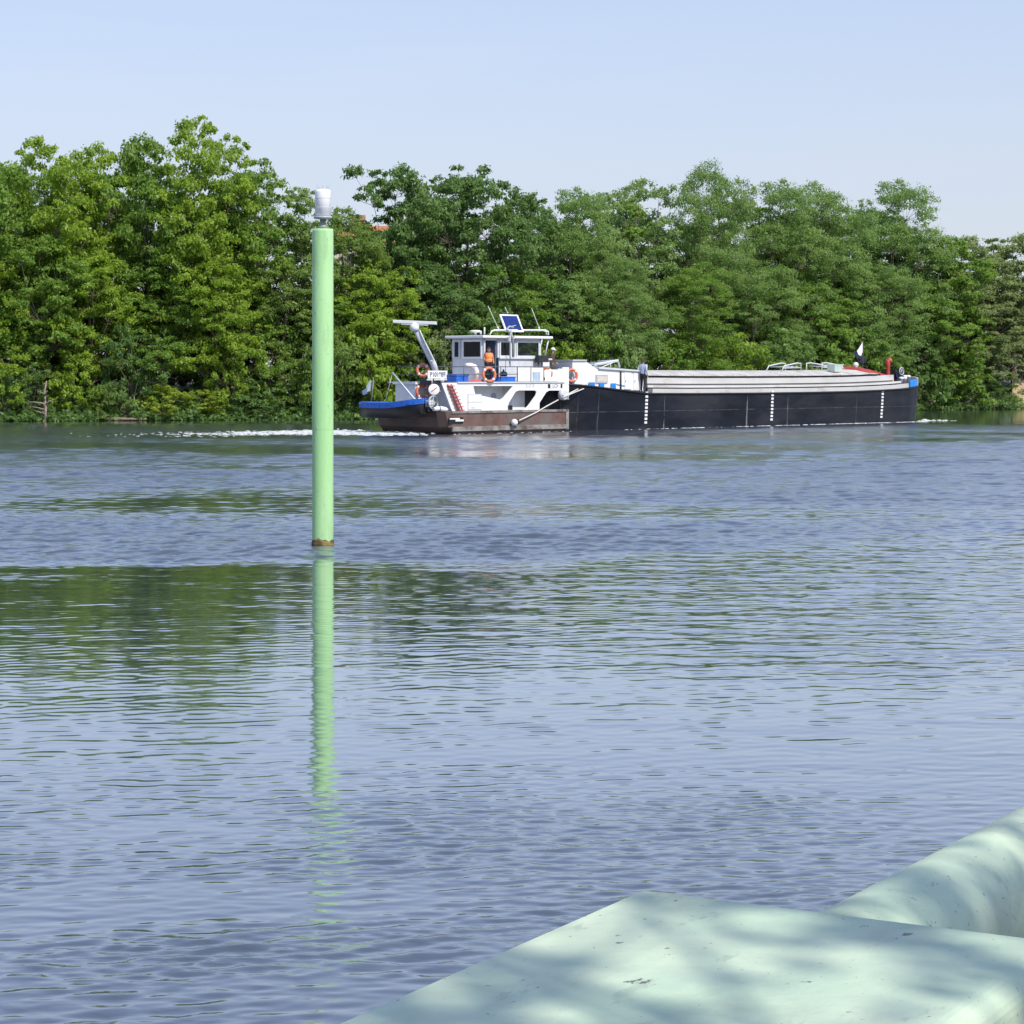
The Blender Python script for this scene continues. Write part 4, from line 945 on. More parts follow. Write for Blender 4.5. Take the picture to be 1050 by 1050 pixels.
def window(sa, sb, t, za, zb, side='s', fr='white'):
    b = MB(); f_ = .09
    if side == 's':
        for x0, x1, y0, y1 in ((sa,sb,za,za+f_),(sa,sb,zb-f_,zb),(sa,sa+f_,za+f_,zb-f_),(sb-f_,sb,za+f_,zb-f_)): b.box(x0,x1,t-.03,t+.03,y0,y1)
    else:
        for x0, x1, y0, y1 in ((sa,sb,za,za+f_),(sa,sb,zb-f_,zb),(sa,sa+f_,za+f_,zb-f_),(sb-f_,sb,za+f_,zb-f_)): b.box(t-.03,t+.03,x0,x1,y0,y1)
    w_ = TP_('window', b, MAT[fr])
    b = MB()
    if side == 's': b.box(sa+f_,sb-f_,t-.005,t+.005,za+f_,zb-f_)
    else: b.box(t-.005,t+.005,sa+f_,sb-f_,za+f_,zb-f_)
    TP_('pane', b, MAT['glass'], w_); return w_
window(w0+.12, 2.40, wa-.02, zh-.05, zt-.08, 'a')            # aft window
window(2.56, w1-.12, wa-.02, zh-.05, zt-.08, 'a', 'lgrey')
window(-9.84, -9.07, w0-.0, zh+.02, zt-.11, 's', 'lgrey')
window(-8.66, wf_-.12, w0-.0, zh+.02, zt-.11, 's', 'lgrey')
window(wa+.12, -9.06, w1, zh+.02, zt-.11, 's', 'lgrey')
window(-8.94, wf_-.12, w1, zh+.02, zt-.11, 's', 'lgrey')
# door leaf swung open, dark blue inside
b = MB(); b.box(-10.02,-9.95,w0+.1,w0+.85,zs+.03,zt-.12); TP_('door', b, M_('door_blue_grey', (.10,.15,.22), .5, .1, 4))
b = MB(); b.box(wa+.12,-9.2,2.7,3.05,zs+.03,zt-.15); TP_('inner_cupboard', b, MAT['dark'], house)
# helm chair and console seen through the big window
b = MB(); b.box(-8.5,-8.05,1.5,2.0,zs+.03,zh-.25); b.box(-8.55,-8.42,1.5,2.0,zh-.25,zh+.55); b.box(-8.42,-8.0,1.5,1.56,zh-.1,zh+.0); TP_('helm_chair', b, MAT['white'], house)
b = MB(); b.box(-7.9,-7.45,1.1,3.0,zs+.03,zh+.0); b.loft([[(-7.95,1.1,zh),(-7.45,1.1,zh),(-7.45,1.1,zh+.25)],[(-7.95,3.0,zh),(-7.45,3.0,zh),(-7.45,3.0,zh+.25)]]); TP_('console', b, MAT['lgrey'], house)
# black light screen ahead of the wheelhouse
b = MB(); s0, z0 = sz(552.5,371.3,.55); s1, z1 = sz(562.5,364.4,.55); b.box(s0, s1, .55, .80, z0, z1); b.tube([((s0+s1)/2,.67,2.46),((s0+s1)/2,.67,z0)], .03, 6); b.tube([(s0+.1,.67,2.46),(s0+.1,.67,z0)], .03, 6); TP_('light_screen', b, MAT['dark'])
# roof gear
b = MB(); zr = Z(338.5,-9,1.0)
b.tube([q3(502.5,343,1.0), q3(504,339.6,1.0), q3(507,338.4,1.0), q3(559,338.4,1.0), q3(562,339.8,1.0), q3(562.5,343.5,1.0)], .035, 8)
b.tube([q3(502.5,343,2.7), q3(504,339.9,2.7), q3(507,338.9,2.7), q3(557,338.9,2.7), q3(560,340.1,2.7), q3(560.5,343.5,2.7)], .03, 8)
TP_('roof_rail', b, MAT['white'])
# solar panel: framed, tilted, facing aft starboard
sc_ = MB(); C = Vector(q3(524.5,331.5,1.25)); nrm = Vector((-.18,-.80,.57)).normalized()
# panel axes chosen upright
ry = Vector((.80,-.35,.10)); ry = (ry-nrm*ry.dot(nrm)).normalized(); rz_ = nrm.cross(ry).normalized()
if rz_.z < 0: rz_ = -rz_
Mx = Matrix((ry, rz_, nrm)).transposed()
pw, ph = 1.06, 1.02
for cx, cy, sx_, sy_ in ((0,ph/2-.04,pw,.08),(0,-ph/2+.04,pw,.08),(-pw/2+.04,0,.08,ph-.16),(pw/2-.04,0,.08,ph-.16)):
    sc_.obox(C+ry*cx+rz_*cy, sx_, sy_, .06, Mx)
spn = TP_('solar_panel', sc_, MAT['white'])
b = MB(); b.obox(C, pw-.16, ph-.16, .03, Mx); TP_('cells', b, MAT['panel'], spn)
b = MB(); b.tube([C-nrm*.03, C-nrm*.25+Vector((0,0,-.45)), (C.x+.1, C.y+.3, zt+.13)], .03, 6); TP_('bracket', b, MAT['grey'], spn)
b = MB(); b.tube([q3(523,376,.62), q3(523.2,352,.62), q3(523.6,341,.62)], .028, 6); b.tube([q3(526.4,366,.66), q3(526,350,.66), q3(524,338,.66)], .028, 6)
b.tube([q3(519.5,337.5,.62), q3(522.5,334.5,.62), q3(526.5,336,.62)], .04, 6); b.ball(q3(520.3,338.5,.60), .09); b.tube([q3(524,335,.62), q3(529,333.6,.62)], .025, 6); b.obox(q3(521.5,347.8,.66), .12,.12,.2); b.obox(q3(526,346,.66), .12,.12,.16)
TP_('signal_mast', b, MAT['grey'])
for a_, c_ in (((511.5,338,1.0),(500.5,314,1.0)), ((520.7,321,1.6),(517.8,315,1.6)), ((553.5,338,1.0),(545,316,1.0))):
    b = MB(); p0, p1 = q3(*a_), q3(*c_); b.tube([p0, p1], [.022,.012], 6); b.tube([p0, [p0[i]+(p1[i]-p0[i])*.12 for i in range(3)]], .035, 6); TP_('whip_antenna', b, MAT['white'])
b = MB(); b.lathe(q3(487.5,343,1.6), [(.06,0),(.06,.08),(.28,.12),(.30,.17),(.20,.21),(.02,.22)], 18); TP_('roof_antenna', b, MAT['white'])
b = MB(); b.tube([q3(496.8,343,1.2), q3(496.8,335.5,1.2)], .04, 8); b.tube([q3(493,343,1.4), q3(493,339.5,1.4)], .05, 8); TP_('roof_light', b, MAT['lgrey'])
# radar mast leaning aft, with scanner
mb_, mt_ = Vector(q3(444.5,373.5,2.2)), Vector(q3(427.5,339.5,2.2))
b = MB(); b.tube([mb_+Vector((.35,0,-.75)), mb_, mt_], .15, 12); b.obox(mb_+Vector((.35,0,-.60)), .5,.5,.35); mast = TP_('radar_mast', b, MAT['lgrey'])
b = MB(); b.tube([q3(430.2,338.5,2.0), q3(437,354,2.0), q3(444.3,370.0,2.0)], .035, 6); b.tube([q3(441,370.2,2.0), q3(444.3,370.0,2.0)], .03, 6); b.tube([q3(433.5,354.0,2.1), q3(436.6,353.2,2.0)], .02, 6); TP_('stay', b, MAT['lgrey'], mast)
b = MB(); C = Vector(q3(425,334.8,2.2)); b.lathe(C-Vector((0,0,.20)), [(.14,0),(.22,.06),(.22,.28),(.12,.34),(.12,.40)], 18); TP_('gearbox', b, MAT['white'], mast)
b = MB(); pa, pb = Vector(q3(403.3,329.6,3.1)), Vector(q3(447.5,331.4,1.3)); dr_ = (pb-pa).normalized(); mid = (pa+pb)/2
Mx = Matrix((dr_, dr_.cross(Vector((0,0,1))).normalized()*-1, Vector((0,0,1)))).transposed()
b.obox(mid, (pb-pa).length, .20, .15, Mx); b.obox(mid-Vector((0,0,.10)), (pb-pa).length*.62, .16, .08, Mx); TP_('radar_scanner', b, MAT['white'], mast, bevel=.02)
# registration board at the stern
pa, pb = Vector(q3(436.3,384,1.40)), Vector(q3(456.3,384.3,1.15)); dr_ = (pb-pa); dr_.z = 0; Lb = dr_.length; dr_.normalize(); mid = (pa+pb)/2+Vector((0,-.15,0))
yaw = math.atan2(dr_.y, dr_.x); Mx = Matrix.Rotation(yaw, 4, 'Z')
b = MB(); b.obox(mid, Lb, .03, .38, Mx); b.obox(mid+Vector((0,0,-.24)), Lb*1.1, .05, .05, Mx); b.tube([mid+dr_*.3+Vector((0,0,-.5)), mid+dr_*.3], .03, 6); b.tube([mid-dr_*.3+Vector((0,0,-.5)), mid-dr_*.3], .03, 6)
board = TP_('registration_board', b, MAT['white'])
nv = Vector((dr_.y, -dr_.x, 0))
pl_ = mid+nv*.022-Vector(TO)
text('lettering', 'P10198F', .30, MAT['letters'], board, tuple(pl_), (R(90),0,yaw), .008, .82)
# round white dish below it and gear on the after deck
b = MB(); cD = Vector(q3(445,399.5,1.0)); nD = Vector((-.55,-.80,.12)).normalized(); b.lathe(cD, [(.27,-.03),(.27,.0),(.24,.02),(.0001,.03)], 26, M=rotm(nD)); b.tube([cD, cD+Vector((.5,.1,-.1))], .04, 6)
dish = TP_('dish', b, MAT['white'])
b = MB(); b.obox(cD+nD*.033, .34,.05,.01, rotm(nD).to_4x4() @ Matrix.Rotation(R(38),4,'Z')); TP_('slash_mark', b, MAT['pink'], dish)
b = MB(); b.obox(q3(441,391.0,1.6), .5,.9,.28); TP_('light_box', b, MAT['dark'])
text('lettering', '21C1S', .22, MAT['faint'], tug, tuple(Vector((S(543.5,.25), .2545, Z(395.9,S(543.5,.25),.25)))-Vector(TO)), (R(90),0,0), .0, 1.1)
s0, z0 = sz(561.8,397.9,.25); s1, z1 = sz(576.6,393.8,.25)
b = MB(); b.box(s0, s1, .248, .2585, z0, z1); npl = TP_('name_plate', b, MAT['white'])
for xa, xb in ((s0+.0, s0+.17), (s1-.13, s1-.0)):
    b = MB(); b.box(xa, xb, .242, .2475, z0+.0, z1-.0); TP_('end_block', b, MAT['black'], npl)
text('lettering', 'LOI', .24, MAT['letters'], npl, tuple(Vector(((s0+s1)/2+.02, .2455, (z0+z1)/2))-Vector(TO)), (R(90),0,0), .0, 1.15)
# white winch drum hanging on the forward corner
b = MB(); b.lathe(q3(577.5,404.9,.1), [(.20,-.14),(.26,-.12),(.26,.12),(.20,.14)], 20, M=rotm((0,-1,0))); b.ball(q3(577.5,404.9,-.06), .05, 0); TP_('coupling_winch', b, MAT['lgrey'])
# interior dark stores seen through the forward opening
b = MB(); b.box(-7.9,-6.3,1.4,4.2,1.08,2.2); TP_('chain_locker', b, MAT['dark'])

# ---- separate things on and around the tug
def thing(name, label, cat, s, t, z, group=None, rz=0): return tag(empty(name, W(s,t,z), PHI+rz), label, cat, group)
# dinghy slung across the stern
dg = thing('dinghy', 'black dinghy with bright blue gunwale slung across the stern of the tug', 'dinghy', -15.42, 2.5, .72)
prof = []; Ld = 4.3
hullr, gun = [], []
for i in range(17):
    u = i/16; y = (u-.5)*Ld                        # y: to port (left in the photo) positive
    y = -y                                         # start at starboard end (right in the photo)
    hb = .68*max(.02, 1-abs(2*u-1)**2.6)**.6 if u < .5 else .68*max(.25, 1-abs(2*u-1)**4)
    zg = .70+.30*max(0, .45-u)**1.3*2.2+(.10*max(0,u-.7)); zk = .02+.55*max(0, .22-u)**1.1*2.2
    yy = -(u-.5)*Ld*-1
    hullr.append([(0-hb, yy, zg),(-hb*.92, yy, zg*.55+zk*.45),(-hb*.45, yy, zk+.03),(0, yy, zk),(hb*.45, yy, zk+.03),(hb*.92, yy, zg*.55+zk*.45),(hb, yy, zg)])
b = MB(); b.loft(hullr, close=False, caps=False, smooth=True)
o = b.build('hull', M_('black_dinghy_paint', (.016,.014,.018), .5, .3, 3), dg)
md = o.modifiers.new('solid', 'SOLIDIFY'); md.thickness = .03
b = MB(); sheer_ = lambda k: [(r[k][0]*1.02, r[k][1], r[k][2]) for r in hullr]
for k in (0, 6):
    p_ = sheer_(k); b.loft([[(x-.035,y,z-.20),(x+.035,y,z-.20),(x+.045,y,z+.06),(x-.045,y,z+.06)] for x, y, z in p_])
b.box(-.60,.60, Ld/2-.05, Ld/2+.02, .45,.80) if False else None
b.build('gunwale', MAT['blue'], dg)
b = MB()
for y in (-.7,.5,1.5): b.box(-.55,.55,y-.12,y+.12,.50,.54)
b.build('thwart', M_('varnished_wood', (.25,.13,.06), .4, .2, 5), dg)
b = MB(); b.loft([[(-.62*k_,y_,.70),(-.3*k_,y_,.80),(.3*k_,y_,.80),(.62*k_,y_,.70)] for y_, k_ in ((-1.7,.9),(-.8,1),(.6,1),(1.9,.8))], close=True); b.build('cover', MAT['blue'], dg)
# davit boom and fall
dv = MB(); dv.tube([q3(426,410.5,1.2), q3(402.5,382.2,3.2)], [.05,.035], 8); dv.tube([q3(402.5,382.2,3.2), (-15.3,3.2,1.45)], .008, 5)
TP_('davit', dv, MAT['lgrey'])
# stern flag
p_ = q3(380.6,413.5,4.25)
flag('stern_flag', p_[0], p_[1], p_[2], 1.22, [[(.0,.04,1.15),(.0,.05,.62),(-.05,.24,.52),(-.03,.30,.80)], [(-.05,.26,.74),(-.05,.22,.46),(-.02,.55,.38),(-.04,.60,.58)], ],
     ['cloth_white','pale_blue'], 'limp pale blue and white flag on a brown staff above the dinghy', (.05,-.12), 'pole_wood' if False else 'rub', .03)
# lifebuoys
def buoy(s, t, z, nrm, label, r=.31, tilt=0):
    e = tag(empty('lifebuoy', W(s,t,z), PHI), label, 'lifebuoy', 'orange lifebuoys'); b = MB()
    r *= .86; b.torus((0,0,0), r, .072, M=rotm(nrm), n=32, m=10); b.build('ring', MAT['orange'], e)
    Mr = rotm(nrm).to_3x3()
    for k in range(4):
        a = k*math.pi/2+math.pi/4+tilt; b = MB()
        pts = [Mr @ Vector((r*math.cos(a+d_), r*math.sin(a+d_), 0)) for d_ in (-.13, 0, .13)]
        b.tube(pts, .075, 12, cap=False); b.build('band', MAT['cloth_white'], e)
    return e
NS = (-.35,-.93,.0)
buoy(S(433.5,2.6), 2.6, Z(379.5,S(433.5,2.6),2.6), (-.7,-.7,0), 'orange lifebuoy on the upper stern rail left of the registration board')
buoy(S(433.2,2.85), 2.85, Z(401.5,S(433.2,2.85),2.85), (-.25,-.97,.05), 'orange lifebuoy hanging low on the white stern house above the dinghy', .36)
buoy(S(501.2,.22), .20, Z(384.2,S(501.2,.22),.22), (-.3,-.95,.1), 'red orange lifebuoy on the railing in front of the wheelhouse door', .37)
buoy(-6.95, .55, 2.84, (-.85,-.5,.1), 'orange lifebuoy seen edge on beside the person with the white cap', .31)
buoy(S(586,.42), .42, Z(385,S(586,.42),.42), (-.35,-.93,.0), 'orange lifebuoy hung on the aft end of the white barge cabin', .34)
# deck stores on the upper deck
def crate(label, cat, s, t, z, sx_, sy_, sz_, mat, name='storage_box'):
    e = thing(name, label, cat, s, t, z)
    b = MB(); b.box(-sx_/2,sx_/2,-sy_/2,sy_/2,0,sz_*.8); b.build('body', MAT[mat], e, bevel=.02)
    b = MB(); b.box(-sx_/2-.03,sx_/2+.03,-sy_/2-.03,sy_/2+.03,sz_*.8+.003,sz_); b.build('lid', MAT[mat], e, bevel=.015); return e
crate('low blue deck box on the upper deck right of the red lifebuoy', 'deck box', S(516.5,.60), .62, 2.46, 1.15, .5, .24, 'blue')
crate('blue deck box on the after end of the upper deck', 'deck box', S(469,.7), .75, 2.46, .80, .8, .34, 'blue')
mt_o = MB(); mt_o.box(-.72,.72,-.25,.25,0,.06); mt_o.tube([(-.70,-.2,.07),(.7,-.2,.07)], .035, 6)
o = mt_o.build('deck_mat', MAT['pink'], None, loc=W(S(484,.6),.62,2.462), rz=PHI, bevel=.01); tag(o, 'faded red mat lying on the upper deck before the wheelhouse', 'mat')
e = thing('kettle_drum', 'round blue drum standing on the blue deck box', 'drum', S(516.3,.6), .60, 2.71); e.name = 'drum'
b = MB(); b.lathe((0,0,0), [(.16,0),(.20,.10),(.17,.20),(.05,.26)], 16); b.build('body', MAT['navy'], e)
b = MB(); b.lathe((0,0,.26), [(.045,0),(.045,.09)], 10); b.build('cap', MAT['dark'], e)
# white curved vent cowls before the wheelhouse aft wall
e = thing('vent_cowl', 'white curved ventilator cowl on the upper deck left of the wheelhouse', 'ventilator', S(484.5,1.0), .75, 2.46)
b = MB(); b.tube([(0,0,0),(0,0,.50),(-.10,.05,.70),(-.30,.12,.78),(-.55,.2,.79)], [.15,.15,.16,.13,.09], 12); b.build('pipe', MAT['white'], e)
b = MB(); b.lathe((0,0,0), [(.20,0),(.20,.06),(.16,.08)], 14); b.build('flange', MAT['white'], e)
# winch on the after deck
e = thing('deck_winch', 'grey deck winch with white drum on the after deck by the dinghy', 'winch', S(441,1.0), 1.0, 1.075)
b = MB(); b.torus((0,-.22,.42), .30, .035, M=rotm((0,1,0)), n=28); b.tube([(-.3,-.22,.42),(.3,-.22,.42)], .02, 6); b.tube([(0,-.22,.12),(0,-.22,.72)], .02, 6); b.build('handwheel', MAT['grey'], e)
b = MB(); b.lathe((0,.45,.42), [(.22,-.55),(.22,-.5),(.10,-.49),(.10,.2),(.22,.21),(.22,.26)], 16, M=rotm((0,1,0))); b.build('drum', MAT['white'], e)
b = MB(); b.box(-.3,.3,-.15,.7,0,.2); b.build('base', MAT['dark'], e)
e = thing('canvas_roll', 'white folded canvas on the after deck beside the winch', 'canvas', S(452,.45), .48, 1.075)
b = MB(); b.tube([(-.45,0,.10),(-.1,.03,.14),(.3,0,.10),(.5,0,.08)], [.08,.13,.11,.06], 10); b.build('roll', MAT['cloth_white'], e)
b = MB(); b.tube([(-.1,.0,.0),(-.1,.0,.0+.27)], .02, 6); b.torus((-.1,.02,.14), .135, .015, M=rotm((1,0,0))); b.build('strap', MAT['dark'], e)
# white ball fender at the waterline with the coupling ropes
s_, z_ = sz(527.2,433.2,-.22)
e = thing('ball_fender', 'white ball fender hanging on the rusty hull side of the tug', 'fender', s_, -.24, z_)
b = MB(); b.ball((0,0,0), .17, n=14); b.build('ball', MAT['white'], e)
b = MB(); b.tube([(.14,.02,.02),(.24,.03,.04)], [.11,.13], 12); b.build('collar', MAT['black'], e)
def rope(label, pts):
    b = MB(); pts = [Vector(p) for p in pts]; c = pts[0]
    b.tube(pts, .03, 7); o = b.build('mooring_rope', MAT['rope'], None, tuple(c), loc=W(*c), rz=PHI); tag(o, label, 'rope', 'coupling ropes between tug and barge')
rope('long rope rising from the ball fender along the tug side', [q3(530,432.2,-.18), q3(540,427.6,-.12), q3(550,422.8,-.08), q3(560,416.8,-.02), q3(572.5,410,.0)])
rope('upper rope from the tug forward corner to the barge stern', [q3(576,407.8,.0), q3(584,403.4,-.08), q3(594,398.2,.2), q3(601,394.0,.45)])
rope('lower rope running from the tug forward corner under the blue shutter of the barge', [q3(577,407.8,-.05), q3(588,402.8,-.12), q3(596,399.6,.0), q3(605,395.8,.42)])

# ------------------------------------------------------------------ people
def person(label, s, t, z, h, face, top_m, leg_m, pose, hat=None, vest=None, hair='hair'):
    """one continuous skinned body facing local +x; pose: joint overrides in units of height"""
    e = tag(empty('person', W(s,t,z), PHI+face), label, 'person')
    J = dict(pelvis=(0,0,.53), belly=(0,0,.62), chest=(0,0,.74), neck=(0,0,.835), jaw=(.012,0,.872), head=(.010,0,.925), crown=(0,0,.985),
             shL=(0,.105,.80), elL=(-.02,.145,.64), wrL=(.03,.150,.50), haL=(.045,.148,.455), shR=(0,-.105,.80), elR=(-.02,-.145,.64), wrR=(.03,-.150,.50), haR=(.045,-.148,.455),
             hiL=(0,.052,.50), knL=(.012,.060,.285), anL=(-.01,.062,.045), toL=(.085,.072,.018), hiR=(0,-.052,.50), knR=(.012,-.060,.285), anR=(-.01,-.062,.045), toR=(.085,-.072,.018))
    J.update(pose)
    Rd = dict(pelvis=(.072,.095), belly=(.062,.084), chest=(.066,.10), neck=(.034,.034), jaw=(.040,.038), head=(.058,.050), crown=(.030,.030),
              sh=.042, el=.030, wr=.020, ha=.024, hi=.060, kn=.038, an=.026, to=.022)
    E_ = [('pelvis','belly'),('belly','chest'),('chest','neck'),('neck','jaw'),('jaw','head'),('head','crown')]
    for sd in 'LR': E_ += [('chest','sh'+sd),('sh'+sd,'el'+sd),('el'+sd,'wr'+sd),('wr'+sd,'ha'+sd),('pelvis','hi'+sd),('hi'+sd,'kn'+sd),('kn'+sd,'an'+sd),('an'+sd,'to'+sd)]
    nm = list(J); me = bpy.data.meshes.new('tmp')
    me.from_pydata([tuple(c*h for c in J[n_]) for n_ in nm], [(nm.index(a), nm.index(c)) for a, c in E_], [])
    o = bpy.data.objects.new('tmp', me); COL.objects.link(o)
    md = o.modifiers.new('skin', 'SKIN'); md.use_smooth_shade = True
    if not me.skin_vertices: me.attributes  # layer comes with the modifier
    if not me.skin_vertices:
        bm = bmesh.new(); bm.from_mesh(me); bm.verts.layers.skin.verify(); bm.to_mesh(me); bm.free()
    sv = me.skin_vertices[0].data
    for i, n_ in enumerate(nm):
        r = Rd.get(n_) or Rd[n_[:2]]
        sv[i].radius = (r[0]*h, r[1]*h) if isinstance(r, tuple) else (r*h, r*h); sv[i].use_root = n_ == 'pelvis'
    ss = o.modifiers.new('sub', 'SUBSURF'); ss.levels = 1; ss.render_levels = 1
    dg_ = bpy.context.evaluated_depsgraph_get(); ev = bpy.data.meshes.new_from_object(o.evaluated_get(dg_)); bpy.data.objects.remove(o)
    b = MB(); b.v = [tuple(v.co) for v in ev.vertices]; b.f = [tuple(p.vertices) for p in ev.polygons]; b.sm = [True]*len(b.f)
    seg = [(Vector(J[a])*h, Vector(J[c])*h, a, c) for a, c in E_]
    def zone(p):
        best = None
        for a, c, na, nc in seg:
            ab = c-a; u = max(0, min(1, (p-a).dot(ab)/ab.length_squared)); d_ = (p-(a+ab*u)).length
            if best is None or d_ < best[0]: best = (d_, na, nc)
        _, na, nc = best
        if na in ('neck','jaw','head') or nc[:2] in ('ha',): return 0
        if na[:2] == 'el' and vest is not None and False: return 0
        if nc[:2] == 'to': return 3
        if na in ('belly','chest') or nc[:2] in ('sh','el','wr') and na != 'pelvis': return 1
        if (na, nc) == ('pelvis','belly'): return 1 if p.z > .56*h else 2
        return 2
    for f in b.f:
        c = Vector((0,0,0))
        for i in f: c += Vector(b.v[i])
        b.m.append(zone(c/len(f)))
    hd = Vector(J['head'])*h                       # face
    b.tube([hd+Vector((.045,0,.012))*h, hd+Vector((.066,0,-.008))*h, hd+Vector((.052,0,-.014))*h], [.006*h,.011*h,.006*h], 6, 0)
    b.tube([hd+Vector((.050,-.018,-.032))*h, hd+Vector((.056,0,-.033))*h, hd+Vector((.050,.018,-.032))*h], .005*h, 6, 4)
    for sg in (1,-1):
        b.ball(tuple(hd+Vector((.048,sg*.020,.010))*h), .0075*h, 3, 6); b.ball(tuple(hd+Vector((-.004,sg*.052,-.002))*h), .014*h, 0, 6, (1,.5,1.3))
        wr, ha = Vector(J['wr'+('L' if sg > 0 else 'R')])*h, Vector(J['ha'+('L' if sg > 0 else 'R')])*h
        dv_ = (ha-wr).normalized(); sd_ = Vector((1,0,0))-dv_*dv_.x; sd_ = sd_.normalized() if sd_.length > .1 else Vector((0,0,1)); cu = dv_.cross(sd_)*(-sg)
        for k, (off, ln) in enumerate(((-.016,.032),(-.006,.040),(.005,.042),(.015,.036))):
            a = ha+sd_*off*h+dv_*.008*h; b.tube([a, a+dv_*ln*.5*h, a+dv_*ln*.85*h+cu*.010*h, a+dv_*ln*h+cu*.022*h], [.0055*h,.0052*h,.0047*h,.003*h], 6, 0)
        a = wr+dv_*.012*h+sd_*.018*h; b.tube([a, a+(sd_+dv_).normalized()*.018*h, a+(sd_*.5+dv_).normalized()*.036*h], [.007*h,.006*h,.004*h], 6, 0)
    b.build('body', [MAT['skin'], top_m, leg_m, MAT['dark'], MAT['pink']], e, fixn=False)
    hr = MB(); n1, n2 = 10, 16; rows_ = []
    for i in range(n1+1):
        a = math.pi*.60*i/n1; row = []
        for j in range(n2):
            t_ = 2*math.pi*j/n2; cut = 1 if math.cos(t_) < .35 else .62
            aa = a*cut; row.append((hd.x+h*(-.008+.066*math.sin(aa)*math.cos(t_)), hd.y+h*.060*math.sin(aa)*math.sin(t_), hd.z+h*(.006+.068*math.cos(aa))))
        rows_.append(row)
    hr.loft(rows_, smooth=True, caps=False); hr.build('hair', MAT[hair], e)
    if hat:
        b = MB(); b.lathe((hd.x-.004*h,hd.y,hd.z+.012*h), [(.070*h,0),(.073*h,.02*h),(.062*h,.055*h),(.035*h,.075*h),(.001,.08*h)], 20); b.tube([(hd.x+.05*h,hd.y-.03*h,hd.z+.014*h),(hd.x+.105*h,hd.y,hd.z+.008*h),(hd.x+.05*h,hd.y+.03*h,hd.z+.014*h)], .012*h, 6)
        b.build('cap', MAT[hat], e)
    if vest:
        b = MB(); rg_ = []
        for zz, rx_, ry_ in ((.57,.082,.108),(.64,.082,.104),(.72,.088,.116),(.79,.080,.108),(.825,.055,.072)):
            rg_.append([(rx_*h*math.cos(2*math.pi*j/18), ry_*h*math.sin(2*math.pi*j/18), zz*h) for j in range(18)])
        b.loft(rg_, smooth=True, caps=False); v_ = b.build('life_vest', vest[0], e)
        b = MB(); b.lathe((0,0,0), [(1,.0)], 4) if False else None
        for zz, rx_, ry_ in ((.625,.087,.110),(.735,.092,.120)):
            b.loft([[(rx_*h*math.cos(2*math.pi*j/18), ry_*h*math.sin(2*math.pi*j/18), (zz+dz)*h) for j in range(18)] for dz in (0,.018)], smooth=True, caps=False)
        b.build('reflective_band', vest[1], v_)
    return e
M_brown = M_('brown_jacket', (.085,.055,.048), .85, .25, 6); M_olive = M_('olive_trousers', (.10,.095,.075), .85, .2, 6)
M_ltblue = M_('pale_blue_shirt', (.40,.44,.56), .8, .15, 6); M_black = M_('black_trousers', (.022,.022,.026), .85, .2, 6)
M_coral = M_('coral_shirt', (.55,.20,.14), .8, .15, 6); M_vest = M_('orange_vest_cloth', (.80,.26,.05), .6, .12, 6); M_band = M_('yellow_band', (.85,.62,.22), .4, .05, 6)
# crew member in the wheelhouse doorway, facing out
person('person with dark hair in an orange vest standing at the wheelhouse door', S(500.8,.75), .72, 2.465, 1.66, R(-110), M_coral, M_black,
       dict(elR=(-.03,-.15,.66), wrR=(.08,-.12,.60), haR=(.125,-.10,.60), elL=(-.01,.145,.64), wrL=(.07,.12,.56), haL=(.11,.10,.545)), vest=(M_vest, M_band))
# crew member with white cap on the foredeck
person('person in a brown jacket and white cap standing on the foredeck of the tug', S(566.8,1.2), 1.2, 2.465, 1.66, R(-75), M_brown, M_olive,
       dict(knL=(.02,.065,.285), anL=(-.02,.075,.045), toL=(.07,.09,.018), elL=(-.05,.15,.66), wrL=(.04,.14,.55), haL=(.08,.12,.535), elR=(-.03,-.15,.65), wrR=(.05,-.14,.53), haR=(.085,-.12,.51)), hat='white')
# crew member on the barge's side deck, seen from behind, walking forward
person('person in a pale blue shirt and black trousers standing on the barge side deck', S(659.2,.24), .24, 1.90, 1.70, R(18), M_ltblue, M_black,
       dict(knL=(.05,.055,.29), anL=(.02,.06,.05), toL=(.11,.065,.02), knR=(.0,-.055,.285), anR=(-.08,-.06,.055), toR=(.0,-.065,.015), elL=(-.045,.15,.655), wrL=(.05,.15,.56), haL=(.09,.14,.545), elR=(-.07,-.145,.655), wrR=(-.03,-.16,.525), haR=(-.015,-.16,.485)))

